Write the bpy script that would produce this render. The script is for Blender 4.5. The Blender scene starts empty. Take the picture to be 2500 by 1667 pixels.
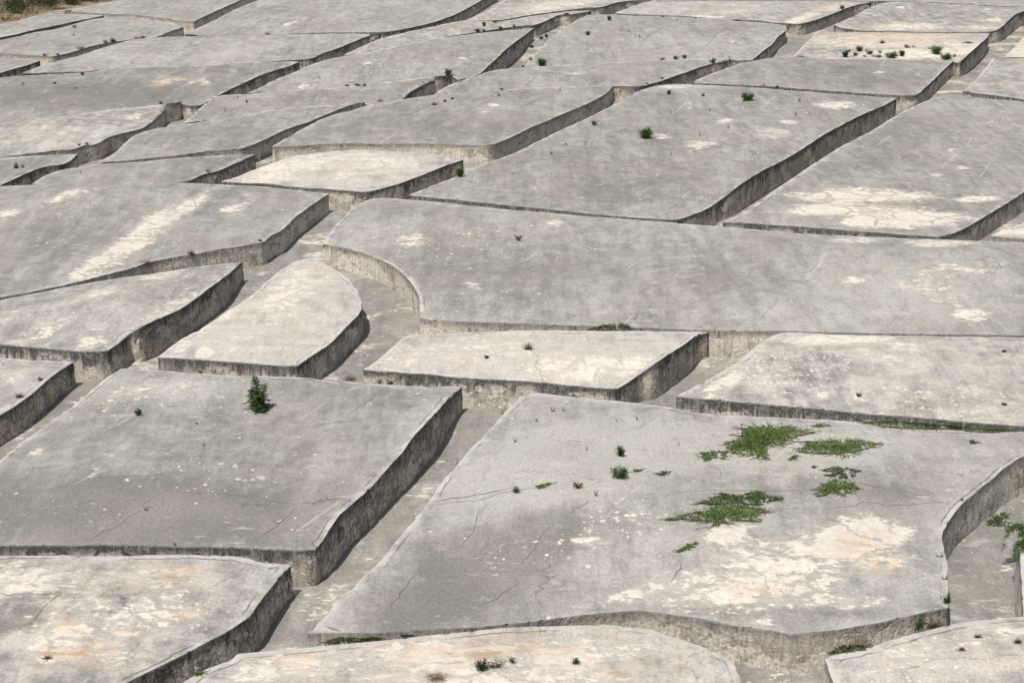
import bpy, math, random
import numpy as np
from mathutils import Vector, noise
from mathutils.bvhtree import BVHTree
from mathutils.geometry import delaunay_2d_cdt

random.seed(7)
rng = np.random.default_rng(11)
R = math.radians
scn = bpy.context.scene
COL = scn.collection

# ------------------------------------------------------------------ camera
CAM_H = 29.0
FPX = 3720.0                      # focal length in pixels of the 2500 px wide photograph
PITCH = math.atan(1311.0 / FPX)
cam_d = bpy.data.cameras.new('camera')
cam_d.sensor_width = 36.0
cam_d.lens = FPX / 2500.0 * 36.0
cam_d.clip_start = 1.0
cam_d.clip_end = 6000.0
cam = bpy.data.objects.new('camera', cam_d)
COL.objects.link(cam)
cam.location = (0, 0, CAM_H)
cam.rotation_euler = (math.pi / 2 - PITCH, 0, 0)
scn.camera = cam

# ------------------------------------------------------------------ light
SUN_EL, SUN_FROM = R(66.5), (-0.56, -0.83)     # sun high, behind the camera on its left
w = bpy.data.worlds.new('World')
scn.world = w
w.use_nodes = True
nt = w.node_tree
bg = nt.nodes['Background']
sky = nt.nodes.new('ShaderNodeTexSky')
sky.sky_type = 'NISHITA'
sky.sun_disc = False
sky.sun_elevation = SUN_EL
sky.sun_rotation = math.atan2(SUN_FROM[0], SUN_FROM[1])
sky.air_density = 1.0
sky.dust_density = 4.0
nt.links.new(sky.outputs[0], bg.inputs[0])
bg.inputs[1].default_value = 0.08
sl = bpy.data.lights.new('sun', 'SUN')
sl.energy = 4.5
sl.angle = R(0.5)
sl.color = (1.0, 0.955, 0.89)
sun = bpy.data.objects.new('sun', sl)
COL.objects.link(sun)
n_ = math.hypot(*SUN_FROM)
sv = Vector((SUN_FROM[0] / n_ * math.cos(SUN_EL), SUN_FROM[1] / n_ * math.cos(SUN_EL), math.sin(SUN_EL)))
sun.location = sv * 80
sun.rotation_euler = sv.to_track_quat('Z', 'Y').to_euler()
scn.view_settings.view_transform = 'Standard'
scn.view_settings.look = 'None'
scn.view_settings.exposure = 0.0
scn.view_settings.gamma = 1.0

# ------------------------------------------------------------------ pixel <-> world
TILES = {}
for i, L in enumerate('ABCDEFGHI'):
    TILES[L] = ((0, 800, 1600)[i % 3], (0, 533, 1067)[i // 3], 2352 / 900.0)
for i, L in enumerate('PQRST'):
    TILES[L] = (500 * i, 0, 2352 / 500.0)
SP, CP = math.sin(PITCH), math.cos(PITCH)


def px(t, u, v):
    ox, oy, s = TILES[t]
    return ox + u / s, oy + v / s


def ray(x, y):
    a, b = (x - 1250.0) / FPX, (y - 833.5) / FPX
    return np.array((a, CP - b * SP, -SP - b * CP))


def proj(P):
    """world points -> photograph pixels"""
    P = np.asarray(P, float)
    dz = P[..., 2] - CAM_H
    depth = P[..., 1] * CP - dz * SP
    up = P[..., 1] * SP + dz * CP
    return 1250.0 + FPX * P[..., 0] / depth, 833.5 - FPX * up / depth


def G(x, y):
    """rolling hillside under the blocks"""
    return (0.16 * np.sin(x / 8.3 + y / 21.0 + 0.6) + 0.14 * np.sin(y / 10.7 - x / 17.0 + 1.9)
            + 0.07 * np.sin(x / 3.9 - y / 5.1))


def unproj(x, y, h=0.0):
    d = ray(x, y)
    z = h
    for _ in range(12):
        t = (CAM_H - z) / -d[2]
        z = float(G(d[0] * t, d[1] * t)) + h
    t = (CAM_H - z) / -d[2]
    return np.array((d[0] * t, d[1] * t, CAM_H + d[2] * t))


WALL_H = 1.6


def parse(s, k0=1.0):
    """'A 10 20 30 40 @1.2 [ B 5 6 ]' -> list of (x, y, k, use_base)"""
    out, t, k, b, num, dv = [], 'A', k0, False, [], 0.0
    for tok in s.split():
        if tok in TILES:
            t = tok
        elif tok[0] == '@':
            k = float(tok[1:])
        elif tok == '!':               # hard corner at the last point
            out[-1] = out[-1][:4] + (True,)
        elif tok[0] == '~':            # hidden edge: sits this far below the crest in front of it
            dv = float(tok[1:])
        elif tok == '[':
            b = True
        elif tok == ']':
            b = False
        else:
            num.append(float(tok))
            if len(num) == 2:
                x, y = px(t, num[0], num[1] + dv)
                out.append((x, y, k, b, False))
                num = []
    return out


def smooth_loop(pts, step):
    """Catmull-Rom through the traced points, corners kept"""
    n = len(pts)
    P = np.array([[p[0], p[1], p[2], 1.0 if p[3] else 0.0] for p in pts])
    corner = []
    for i in range(n):
        a = P[i, :2] - P[i - 1, :2]
        c = P[(i + 1) % n, :2] - P[i, :2]
        # undo most of the foreshortening before judging the angle
        a = a * (1, 2.2)
        c = c * (1, 2.2)
        ang = abs(math.atan2(a[0] * c[1] - a[1] * c[0], a[0] * c[0] + a[1] * c[1]))
        corner.append(ang > R(50) or pts[i][4])
    out = []
    for i in range(n):
        j = (i + 1) % n
        p0 = P[i] if corner[i] else P[i - 1]
        p3 = P[j] if corner[j] else P[(j + 1) % n]
        p1, p2 = P[i], P[j]
        L = np.linalg.norm((p2 - p1)[:2])
        m = max(1, int(math.ceil(L / step)))
        l1 = max(L, 1e-3)
        m1 = (p2 - p0) * (l1 / max(1e-3, np.linalg.norm((p1 - p0)[:2]) + l1))
        m2 = (p3 - p1) * (l1 / max(1e-3, np.linalg.norm((p3 - p2)[:2]) + l1))
        for q in range(m):
            t = q / m
            h00, h10 = 2 * t**3 - 3 * t**2 + 1, t**3 - 2 * t**2 + t
            h01, h11 = -2 * t**3 + 3 * t**2, t**3 - t**2
            v = h00 * p1 + h10 * m1 + h01 * p2 + h11 * m2
            v[2] = p1[2] * (1 - t) + p2[2] * t
            v[3] = min(p1[3], p2[3]) if q else p1[3]
            out.append(v)
    return out


def base_pos(x, y, base):
    """top-edge pixel (x, y) stands straight above the traced foot of the wall"""
    d = ray(x, y)
    az = d[0] / d[1]
    A = base[:, 0] / base[:, 1]
    for i in range(len(base) - 1):
        lo, hi = sorted((A[i], A[i + 1]))
        if lo - 1e-9 <= az <= hi + 1e-9:
            t = (az - A[i]) / (A[i + 1] - A[i] + 1e-12)
            yy = base[i, 1] * (1 - t) + base[i + 1, 1] * t
            s = yy / d[1]
            z = CAM_H + d[2] * s
            g = float(G(d[0] * s, yy))
            if 0.8 < z - g < 2.3:
                return np.array((d[0] * s, yy, z))
            return unproj(x, y, min(2.3, max(0.8, z - g)))
    return None


# ------------------------------------------------------------------ materials
class NT:
    def __init__(self, name):
        self.m = bpy.data.materials.new(name)
        self.m.use_nodes = True
        self.t = self.m.node_tree
        self.b = self.t.nodes['Principled BSDF']

    def n(self, kind, **kw):
        o = self.t.nodes.new(kind)
        for k, v in kw.items():
            setattr(o, k, v)
        return o

    def l(self, a, b):
        self.t.links.new(a, b)

    def put(self, sock, v):
        if hasattr(v, 'is_output'):
            self.l(v, sock)
        else:
            sock.default_value = v

    def math(self, op, a, b=0.0, c=None, clamp=False):
        o = self.n('ShaderNodeMath', operation=op, use_clamp=clamp)
        self.put(o.inputs[0], a)
        self.put(o.inputs[1], b)
        if c is not None:
            self.put(o.inputs[2], c)
        return o.outputs[0]

    def step(self, v, a, b, lo=0.0, hi=1.0):
        o = self.n('ShaderNodeMapRange', interpolation_type='SMOOTHSTEP')
        self.put(o.inputs['Value'], v)
        for key, val in (('From Min', a), ('From Max', b), ('To Min', lo), ('To Max', hi)):
            self.put(o.inputs[key], val)
        return o.outputs['Result']

    def mix(self, f, a, b, mode='MIX'):
        o = self.n('ShaderNodeMix', data_type='RGBA', blend_type=mode)
        self.put(o.inputs[0], f)
        self.put(o.inputs[6], (*a, 1) if isinstance(a, tuple) else a)
        self.put(o.inputs[7], (*b, 1) if isinstance(b, tuple) else b)
        return o.outputs[2]

    def mapping(self, vec, scale=(1, 1, 1), rot=(0, 0, 0), loc=(0, 0, 0)):
        o = self.n('ShaderNodeMapping')
        self.l(vec, o.inputs[0])
        o.inputs['Location'].default_value = loc
        o.inputs['Rotation'].default_value = rot
        o.inputs['Scale'].default_value = scale
        return o.outputs[0]

    def noise(self, vec, scale, detail=4.0, rough=0.55, dist=0.0):
        o = self.n('ShaderNodeTexNoise')
        self.l(vec, o.inputs['Vector'])
        o.inputs['Scale'].default_value = scale
        o.inputs['Detail'].default_value = detail
        o.inputs['Roughness'].default_value = rough
        o.inputs['Distortion'].default_value = dist
        return o.outputs['Fac']

    def voro(self, vec, scale, feature='F1', rnd=1.0):
        o = self.n('ShaderNodeTexVoronoi', feature=feature)
        self.l(vec, o.inputs['Vector'])
        o.inputs['Scale'].default_value = scale
        o.inputs['Randomness'].default_value = rnd
        return o

    def warp(self, vec, scale, amt, detail=3.0):
        o = self.n('ShaderNodeTexNoise')
        self.l(vec, o.inputs['Vector'])
        o.inputs['Scale'].default_value = scale
        o.inputs['Detail'].default_value = detail
        s = self.n('ShaderNodeVectorMath', operation='SUBTRACT')
        self.l(o.outputs['Color'], s.inputs[0])
        s.inputs[1].default_value = (0.5, 0.5, 0.5)
        m = self.n('ShaderNodeVectorMath', operation='SCALE')
        self.l(s.outputs[0], m.inputs[0])
        m.inputs['Scale'].default_value = amt
        a = self.n('ShaderNodeVectorMath', operation='ADD')
        self.l(vec, a.inputs[0])
        self.l(m.outputs[0], a.inputs[1])
        return a.outputs[0]

    def bump(self, h, strength, dist):
        o = self.n('ShaderNodeBump')
        o.inputs['Strength'].default_value = strength
        o.inputs['Distance'].default_value = dist
        self.l(h, o.inputs['Height'])
        self.l(o.outputs[0], self.b.inputs['Normal'])


def concrete_top(name, floor=False):
    k = NT(name)
    pos = k.n('ShaderNodeNewGeometry').outputs['Position']
    at = k.n('ShaderNodeAttribute', attribute_name='stain')      # patch, speck, tan
    sp = k.n('ShaderNodeSeparateColor')
    k.l(at.outputs['Color'], sp.inputs[0])
    patch, speck, tan = sp.outputs[0], sp.outputs[1], sp.outputs[2]
    at2 = k.n('ShaderNodeAttribute', attribute_name='wear_crestlight')      # tone, rim
    sp2 = k.n('ShaderNodeSeparateColor')
    k.l(at2.outputs['Color'], sp2.inputs[0])
    tone, rim, wash = sp2.outputs[0], sp2.outputs[1], sp2.outputs[2]
    flow = k.mapping(pos, rot=(0, 0, R(28)), scale=(1, 0.2, 1))   # water runs down the slope
    big = k.noise(pos, 0.11, 3, 0.5)
    med = k.noise(k.warp(pos, 0.6, 0.8), 0.7, 7, 0.68)
    streak = k.noise(flow, 1.5, 6, 0.65)
    mott = k.noise(k.mapping(pos, rot=(0, 0, R(-12)), scale=(0.75, 1, 1)), 1.9, 5, 0.6)
    fine = k.noise(pos, 8.0, 6, 0.8)
    grain = k.noise(pos, 38.0, 2, 0.6)
    v = k.math('MULTIPLY_ADD', big, 0.6, -0.30)
    v = k.math('MULTIPLY_ADD', med, 0.85, k.math('ADD', v, 0.075))
    v = k.math('MULTIPLY_ADD', streak, 0.85, v)
    flow2 = k.noise(k.mapping(pos, rot=(0, 0, R(28)), scale=(1, 0.14, 1), loc=(70, 0, 0)), 0.5, 4, 0.6)
    v = k.math('MULTIPLY_ADD', flow2, 0.65, k.math('ADD', v, -0.325))
    v = k.math('MULTIPLY_ADD', mott, 0.5, v)
    v = k.math('MULTIPLY_ADD', tone, 0.85, v)
    v = k.math('ADD', v, -0.93 - (0.26 if floor else 0.0))
    dark = (0.182, 0.175, 0.162)
    light = (0.380, 0.369, 0.343)
    col = k.mix(k.step(v, -0.22, 0.66), dark, light)
    # warm and cool drift between pours
    hue = k.noise(pos, 0.23, 3, 0.55)
    col = k.mix(k.step(hue, 0.45, 0.7, 0, 0.6 if floor else 0.42), col, (0.29, 0.265, 0.232))
    bl0 = k.noise(k.mapping(pos, rot=(0, 0, R(-8)), scale=(0.55, 1, 1), loc=(90, 2, 0)), 0.85, 8, 0.72)
    # broad off-white wash on the bleached slabs
    wn = k.math('MULTIPLY_ADD', streak, 0.7, k.math('MULTIPLY_ADD', med, 0.9, -0.8))
    wm = k.step(k.math('MULTIPLY_ADD', wash, 0.55, k.math('MULTIPLY_ADD', bl0, 1.3, k.math('ADD', wn, -0.65))), 0.08, 0.62, 0, 0.85)
    wm = k.math('MULTIPLY', wm, k.step(wash, 0.0, 0.35))
    col = k.mix(wm, col, k.mix(k.step(hue, 0.4, 0.6), (0.505, 0.484, 0.44), (0.515, 0.475, 0.41)))
    # pale oval blooms
    bl = k.noise(k.mapping(pos, rot=(0, 0, R(-8)), scale=(0.6, 1, 1), loc=(13, 2, 0)), 1.15, 7, 0.68)
    bm = k.step(k.math('MULTIPLY_ADD', tone, 0.08, bl), 0.555, 0.70, 0, 0.62)
    bm = k.math('MULTIPLY', bm, k.step(k.noise(k.mapping(pos, loc=(50, 1, 0)), 0.16, 2), 0.36, 0.6, 0.25, 1.0))
    col = k.mix(bm, col, (0.455, 0.435, 0.395))
    gr = k.math('MULTIPLY_ADD', fine, 0.6, k.math('MULTIPLY', grain, 0.4))
    gs = k.step(gr, 0.36, 0.64, 0.72, 1.24)
    gcol = k.n('ShaderNodeCombineColor')
    for i in range(3):
        k.l(gs, gcol.inputs[i])
    col = k.mix(1.0, col, gcol.outputs[0], 'MULTIPLY')
    fl = k.noise(k.mapping(pos, rot=(0, 0, R(-6)), scale=(0.42, 1, 1), loc=(120, 0, 0)), 3.4, 5, 0.62)
    flm = k.math('MULTIPLY', k.step(fl, 0.60, 0.66, 0, 0.55), k.step(k.noise(k.mapping(pos, loc=(0, 44, 0)), 0.28, 3), 0.42, 0.62))
    col = k.mix(flm, col, (0.475, 0.452, 0.405))
    fld = k.step(fl, 0.36, 0.30, 0, 0.30)
    col = k.mix(fld, col, (0.16, 0.152, 0.138))
    # dark mould in streaks down the slope
    mould = k.noise(k.mapping(pos, rot=(0, 0, R(24)), scale=(1, 0.3, 1), loc=(31, 5, 0)), 2.4, 7, 0.72)
    mo = k.math('MULTIPLY', k.step(mould, 0.55, 0.68, 0, 0.36), k.step(big, 0.35, 0.6))
    col = k.mix(mo, col, (0.135, 0.128, 0.115))
    # long pour lines down the slope, some washed pale, some dirty
    lp = k.mapping(k.warp(k.warp(pos, 0.12, 2.2), 1.2, 0.22), rot=(0, 0, R(28)))
    sx = k.n('ShaderNodeSeparateXYZ')
    k.l(lp, sx.inputs[0])
    ln = k.math('ABSOLUTE', k.math('SUBTRACT', k.math('FRACT', k.math('MULTIPLY', sx.outputs[0], 0.29)), 0.5))
    lsel = k.noise(k.mapping(pos, rot=(0, 0, R(28)), scale=(1, 0.25, 1), loc=(8, 8, 8)), 0.32, 3, 0.6)
    lw = k.step(ln, 0.006, 0.034, 1, 0)
    if not floor:
        col = k.mix(k.math('MULTIPLY', lw, k.step(lsel, 0.54, 0.64, 0, 0.5)), col, (0.47, 0.45, 0.41))
        ld = k.step(ln, 0.002, 0.012, 1, 0)
        col = k.mix(k.math('MULTIPLY', ld, k.step(lsel, 0.46, 0.38, 0, 0.5)), col, (0.12, 0.112, 0.10))
    # rim washed pale, grazing light painted on the far crests, with a hairline parting the lip from the slab
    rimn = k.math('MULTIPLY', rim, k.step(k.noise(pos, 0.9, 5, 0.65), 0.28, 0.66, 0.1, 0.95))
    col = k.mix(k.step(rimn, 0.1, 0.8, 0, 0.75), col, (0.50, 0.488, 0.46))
    rl = k.math('ABSOLUTE', k.math('SUBTRACT', k.math('MULTIPLY_ADD', k.noise(pos, 2.2, 3), 0.22, rim), 0.66))
    rk = k.math('MULTIPLY', k.step(rl, 0.02, 0.075, 1, 0), k.step(k.noise(pos, 0.42, 3), 0.44, 0.56, 0, 0.75))
    col = k.mix(rk, col, (0.085, 0.08, 0.072))
    # flaked pale skin: traced patch * fractal edge
    wp = k.warp(pos, 2.5, 0.35)
    f1 = k.noise(k.mapping(wp, rot=(0, 0, R(-10)), scale=(0.72, 1, 1)), 0.75, 10, 0.72)
    f2 = k.noise(k.mapping(pos, rot=(0, 0, R(-10)), scale=(0.6, 1, 1), loc=(3, 30, 0)), 3.3, 5, 0.62)
    f3 = k.noise(k.mapping(pos, rot=(0, 0, R(-10)), scale=(0.6, 1, 1), loc=(3, 70, 0)), 7.5, 4, 0.6)
    nn = k.math('MULTIPLY_ADD', f1, 1.9, k.math('MULTIPLY_ADD', f2, 1.25, k.math('MULTIPLY_ADD', f3, 0.5, -1.825)))
    pv = k.math('MULTIPLY_ADD', patch, 0.78, nn)
    pm = k.math('MULTIPLY', k.step(pv, 0.33, 0.44, 0, 0.9), k.step(patch, 0.02, 0.2))
    soft = k.math('MULTIPLY', k.step(pv, 0.02, 0.36, 0, 0.5), k.step(patch, 0.02, 0.4))
    vn = k.voro(k.warp(k.warp(pos, 0.5, 1.6), 2.0, 0.5), 0.30, 'DISTANCE_TO_EDGE')
    pm = k.math('MULTIPLY', pm, k.step(k.math('MULTIPLY_ADD', f2, 0.16, vn.outputs['Distance']), 0.085, 0.125))
    cream = k.mix(k.step(k.noise(pos, 3.0, 6, 0.65), 0.3, 0.7), (0.50, 0.468, 0.407), (0.66, 0.62, 0.545))
    tn = k.noise(k.mapping(pos, rot=(0, 0, R(8)), scale=(0.45, 1.1, 1), loc=(7, 3, 1)), 1.3, 8, 0.70)
    tm = k.math('MULTIPLY', k.step(tn, 0.36, 0.60), tan)
    cream = k.mix(k.math('MULTIPLY', tm, 0.85), cream, (0.52, 0.375, 0.25))
    col = k.mix(soft, col, (0.44, 0.415, 0.37))
    col = k.mix(k.math('MULTIPLY', k.step(tn, 0.475, 0.545, 0, 0.5), tan), col, (0.50, 0.395, 0.29))
    col = k.mix(pm, col, cream)
    col = k.mix(k.math('MULTIPLY', k.step(tn, 0.555, 0.625), k.math('MULTIPLY', tan, 0.72)), col, (0.315, 0.215, 0.13))
    # little round spalls
    def spalls(col, scale, d0, dk, r0, seed):
        vo = k.voro(k.mapping(k.warp(pos, 2.5 * scale, 0.28 / scale), loc=(seed, seed, 0)), scale)
        rad = k.math('MULTIPLY_ADD', k.noise(pos, 1.7, 2), 0.5, r0)
        cr = k.n('ShaderNodeSeparateColor')
        k.l(vo.outputs['Color'], cr.inputs[0])
        cl = k.noise(k.mapping(pos, loc=(3 + seed, 9, 4)), 0.45, 4, 0.6)
        den = k.math('MULTIPLY', speck, k.step(cl, 0.35, 0.62, 0.2 * dk, 1.3 * dk))
        den = k.math('ADD', den, k.step(cl, 0.52, 0.74, 0, d0))
        hit = k.math('LESS_THAN', cr.outputs[0], den)
        rr = k.math('MULTIPLY', rad, k.math('MULTIPLY_ADD', cr.outputs[1], 1.0, 0.4))
        m = k.math('MULTIPLY', k.math('LESS_THAN', vo.outputs['Distance'], rr), hit)
        return k.mix(k.math('MULTIPLY', m, k.math('MULTIPLY_ADD', cr.outputs[2], 0.6, 0.35)), col, (0.60, 0.565, 0.50)), vo, cr
    col, _, _ = spalls(col, 1.5, 0.16, 0.6, -0.06, 0)
    col, _, _ = spalls(col, 3.1, 0.15, 0.85, 0.02, 11)
    col, vo2, c2 = spalls(col, 6.0, 0.10, 0.6, 0.08, 23)
    # dark pits
    hit3 = k.math('GREATER_THAN', c2.outputs[1], 0.968)
    pit = k.math('MULTIPLY', k.math('LESS_THAN', vo2.outputs['Distance'], 0.22), hit3)
    col = k.mix(k.math('MULTIPLY', pit, 0.55), col, (0.07, 0.065, 0.06))
    # hairline crazing
    ve = k.voro(k.warp(k.warp(pos, 0.35, 2.2), 2.2, 0.5), 0.15, 'DISTANCE_TO_EDGE')
    cm = k.step(ve.outputs['Distance'], 0.001, 0.0055, 1, 0)
    cm = k.math('MULTIPLY', cm, k.step(k.noise(pos, 0.33, 2), 0.45, 0.62, 0.0, 0.20 if floor else 0.5))
    col = k.mix(cm, col, (0.085, 0.08, 0.072))
    k.l(col, k.b.inputs['Base Color'])
    k.b.inputs['Roughness'].default_value = 0.92
    k.b.inputs['Specular IOR Level'].default_value = 0.25
    h = k.math('MULTIPLY_ADD', med, 0.8, k.math('MULTIPLY', fine, 0.16))
    h = k.math('ADD', h, k.math('MULTIPLY', pm, -0.10))
    h = k.math('ADD', h, k.math('MULTIPLY', cm, -0.12))
    k.bump(h, 0.6, 0.14)
    return k.m


def concrete_wall(name, cream=0.0):
    k = NT(name)
    uv = k.n('ShaderNodeUVMap', uv_map='run').outputs[0]          # metres along the wall, metres below its top
    rel = k.n('ShaderNodeUVMap', uv_map='rel').outputs[0]         # (crumple, 0 top .. 1 foot)
    su = k.n('ShaderNodeSeparateXYZ')
    k.l(uv, su.inputs[0])
    sr = k.n('ShaderNodeSeparateXYZ')
    k.l(rel, sr.inputs[0])
    u, dep = su.outputs[0], su.outputs[1]
    crum, frac = sr.outputs[0], sr.outputs[1]
    nz = k.noise(uv, 0.9, 8, 0.72)
    fine = k.noise(uv, 7.0, 6, 0.78)
    col = k.mix(k.step(nz, 0.32, 0.68), (0.29, 0.264, 0.224), (0.58, 0.535, 0.462))
    warm = k.noise(k.mapping(uv, loc=(17, 3, 0)), 0.7, 7, 0.72)
    col = k.mix(k.step(warm, 0.50, 0.60, 0, 0.8), col, (0.60, 0.545, 0.455))
    rust = k.noise(k.mapping(uv, loc=(5, 11, 0)), 1.4, 8, 0.76)
    col = k.mix(k.step(rust, 0.53, 0.66, 0, 0.7), col, (0.36, 0.285, 0.185))
    # grey lichen film creeping down from the top, ragged below
    grey = k.noise(k.mapping(uv, scale=(1.0, 0.4, 1), loc=(2, 8, 0)), 1.0, 7, 0.72)
    gd = k.math('SUBTRACT', 0.40 - 0.36 * cream, frac)
    gd = k.math('MULTIPLY_ADD', grey, 2.6, k.math('ADD', gd, -1.3))
    gd = k.math('MULTIPLY_ADD', fine, 1.3, k.math('ADD', gd, -0.65))
    gd = k.math('MULTIPLY_ADD', crum, -0.38, gd)
    gm = k.step(gd, -0.06, 0.22, 0, 0.88)
    col = k.mix(gm, col, k.mix(k.step(nz, 0.3, 0.7), (0.19, 0.183, 0.17), (0.33, 0.318, 0.293)))
    # black run-off: hangs from the top edge in tongues of different length
    run1 = k.noise(k.mapping(uv, scale=(1, 0.06, 1)), 3.0, 5, 0.72)
    run2 = k.noise(k.mapping(uv, scale=(1, 0.02, 1), loc=(9, 0, 0)), 0.24, 5, 0.68)
    ln = k.math('MULTIPLY_ADD', run1, 2.3, -1.15)
    ln = k.math('MULTIPLY_ADD', run2, 2.6, k.math('ADD', ln, -0.93 - 0.45 * cream))
    ln = k.math('MULTIPLY_ADD', crum, -0.16, ln)
    edge = k.math('MULTIPLY_ADD', k.noise(uv, 4.0, 6, 0.75), 0.5, -0.25)
    d = k.math('SUBTRACT', ln, k.math('ADD', frac, edge))
    bm = k.step(d, -0.10, 0.18, 0, 0.95)
    topband = k.step(k.math('ADD', frac, edge), 0.04, 0.34, 0.8 - 0.3 * cream, 0.0)
    bm = k.math('MAXIMUM', bm, k.math('MULTIPLY', topband, k.step(nz, 0.3, 0.62, 0.3, 1.0)))
    holes = k.step(k.noise(k.mapping(uv, scale=(1, 0.45, 1), loc=(4, 4, 0)), 2.6, 8, 0.78), 0.38, 0.50, 0.12, 1.0)
    bm = k.math('MULTIPLY', bm, holes)
    blk = k.mix(k.step(fine, 0.3, 0.7), (0.052, 0.050, 0.047), (0.15, 0.145, 0.134))
    col = k.mix(bm, col, blk)
    # pale lime runs
    lime = k.noise(k.mapping(uv, scale=(1, 0.03, 1), loc=(40, 0, 0)), 2.2, 5, 0.72)
    lm = k.math('MULTIPLY', k.step(lime, 0.56, 0.66, 0, 0.8), k.step(fine, 0.3, 0.6))
    col = k.mix(lm, col, (0.50, 0.465, 0.40))
    # creases left by the crumpled film
    wv = k.warp(k.warp(uv, 0.7, 0.7), 2.6, 0.3)
    e1 = k.voro(k.mapping(wv, scale=(1.0, 0.62, 1), rot=(0, 0, 0.35)), 1.9, 'DISTANCE_TO_EDGE')
    e2 = k.voro(k.mapping(wv, scale=(1.0, 0.8, 1), rot=(0, 0, -0.5), loc=(5, 5, 0)), 3.6, 'DISTANCE_TO_EDGE')
    cr1 = k.step(e1.outputs['Distance'], 0.0, 0.055, 1, 0)
    cr2 = k.step(e2.outputs['Distance'], 0.0, 0.05, 0.5, 0)
    crease = k.math('MULTIPLY', k.math('MAXIMUM', cr1, cr2), crum)
    col = k.mix(k.math('MULTIPLY', crease, k.step(nz, 0.35, 0.6, 0.15, 0.75)), col, (0.12, 0.108, 0.09))  # crease dirt, deepened in colour to stand in for weak relief shading
    # shutter joints
    br = k.math('ABSOLUTE', k.math('SUBTRACT', k.math('FRACT', k.math('MULTIPLY', u, 0.23)), 0.5))
    col = k.mix(k.step(br, 0.002, 0.007, 0.5, 0), col, (0.08, 0.075, 0.07))
    # thin pale lip along the arris
    col = k.mix(k.step(dep, 0.03, 0.08, 0.7, 0), col, (0.40, 0.39, 0.37))
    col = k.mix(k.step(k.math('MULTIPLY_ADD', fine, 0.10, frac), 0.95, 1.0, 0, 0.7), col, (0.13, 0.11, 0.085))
    # pitted skin and blown plaster
    pit = k.noise(k.mapping(uv, loc=(0, 60, 0)), 4.5, 8, 0.8)
    col = k.mix(k.step(pit, 0.57, 0.65, 0, 0.45), col, (0.10, 0.093, 0.082))
    blown = k.noise(k.mapping(uv, scale=(0.7, 1.0, 1), loc=(80, 0, 0)), 0.95, 10, 0.68)
    bmk = k.math('MULTIPLY', k.step(blown, 0.52 - 0.06 * cream, 0.54 - 0.06 * cream, 0, 0.9), k.step(frac, 0.05, 0.3))
    col = k.mix(bmk, col, k.mix(k.step(fine, 0.3, 0.7), (0.53, 0.49, 0.42), (0.72, 0.67, 0.585)))
    vs = k.noise(k.mapping(uv, scale=(1, 0.05, 1), loc=(21, 0, 0)), 7.0, 3, 0.6)
    gs = k.step(k.math('MULTIPLY_ADD', vs, 0.28, k.math('MULTIPLY', fine, 0.72)), 0.32, 0.68, 0.62, 1.36)
    gcol = k.n('ShaderNodeCombineColor')
    for i in range(3):
        k.l(gs, gcol.inputs[i])
    col = k.mix(1.0, col, gcol.outputs[0], 'MULTIPLY')
    k.l(col, k.b.inputs['Base Color'])
    k.b.inputs['Roughness'].default_value = 0.93
    k.b.inputs['Specular IOR Level'].default_value = 0.2
    c1 = k.voro(k.mapping(wv, scale=(1.0, 0.62, 1), rot=(0, 0, 0.35)), 1.9)
    hh = k.math('MULTIPLY_ADD', crease, -0.55, k.math('MULTIPLY', k.math('MULTIPLY', c1.outputs['Distance'], crum), -0.5))
    hh = k.math('MULTIPLY_ADD', nz, 0.30, hh)
    hh = k.math('MULTIPLY_ADD', fine, 0.10, hh)
    hh = k.math('MULTIPLY_ADD', bmk, -0.12, hh)
    k.bump(hh, 0.8, 0.22)
    return k.m


def flat_mat(name, c, rough=0.9, var=None, scale=8.0):
    k = NT(name)
    if var:
        pos = k.n('ShaderNodeNewGeometry').outputs['Position']
        col = k.mix(k.step(k.noise(pos, scale, 3), 0.3, 0.7), c, var)
        k.l(col, k.b.inputs['Base Color'])
    else:
        k.b.inputs['Base Color'].default_value = (*c, 1)
    k.b.inputs['Roughness'].default_value = rough
    k.b.inputs['Specular IOR Level'].default_value = 0.2
    return k.m


def leaf_mat(name, a, b):
    """leaf colour differs from leaf to leaf, light passes through"""
    k = NT(name)
    at = k.n('ShaderNodeAttribute', attribute_name='leaf')
    col = k.mix(at.outputs['Fac'], a, b)
    k.l(col, k.b.inputs['Base Color'])
    k.b.inputs['Roughness'].default_value = 0.6
    k.b.inputs['Specular IOR Level'].default_value = 0.3
    tr = k.n('ShaderNodeBsdfTranslucent')
    k.l(col, tr.inputs[0])
    ms = k.n('ShaderNodeMixShader')
    ms.inputs[0].default_value = 0.25
    k.l(k.b.outputs[0], ms.inputs[1])
    k.l(tr.outputs[0], ms.inputs[2])
    k.l(ms.outputs[0], k.t.nodes['Material Output'].inputs['Surface'])
    return k.m


M_TOP = concrete_top('weathered concrete top')
M_FLOOR = concrete_top('walkway concrete', floor=True)
M_WALL = concrete_wall('stained concrete wall')
M_WALLC = concrete_wall('cream flaked concrete wall', cream=1.0)
M_CRACK = flat_mat('crack shadow line dirt', (0.075, 0.069, 0.06), 1.0, (0.17, 0.158, 0.14), 3.0)
M_DIRT = flat_mat('dry earth', (0.20, 0.155, 0.10), 1.0, (0.30, 0.245, 0.165), 0.4)
M_GREEN = leaf_mat('fresh green leaves', (0.032, 0.085, 0.018), (0.10, 0.19, 0.04))
M_DEEP = leaf_mat('deep green leaves', (0.016, 0.050, 0.015), (0.075, 0.15, 0.032))
M_MAT = leaf_mat('creeper leaves', (0.06, 0.108, 0.03), (0.20, 0.27, 0.085))
M_MATD = leaf_mat('dark creeper leaves', (0.035, 0.075, 0.026), (0.115, 0.17, 0.06))
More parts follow.
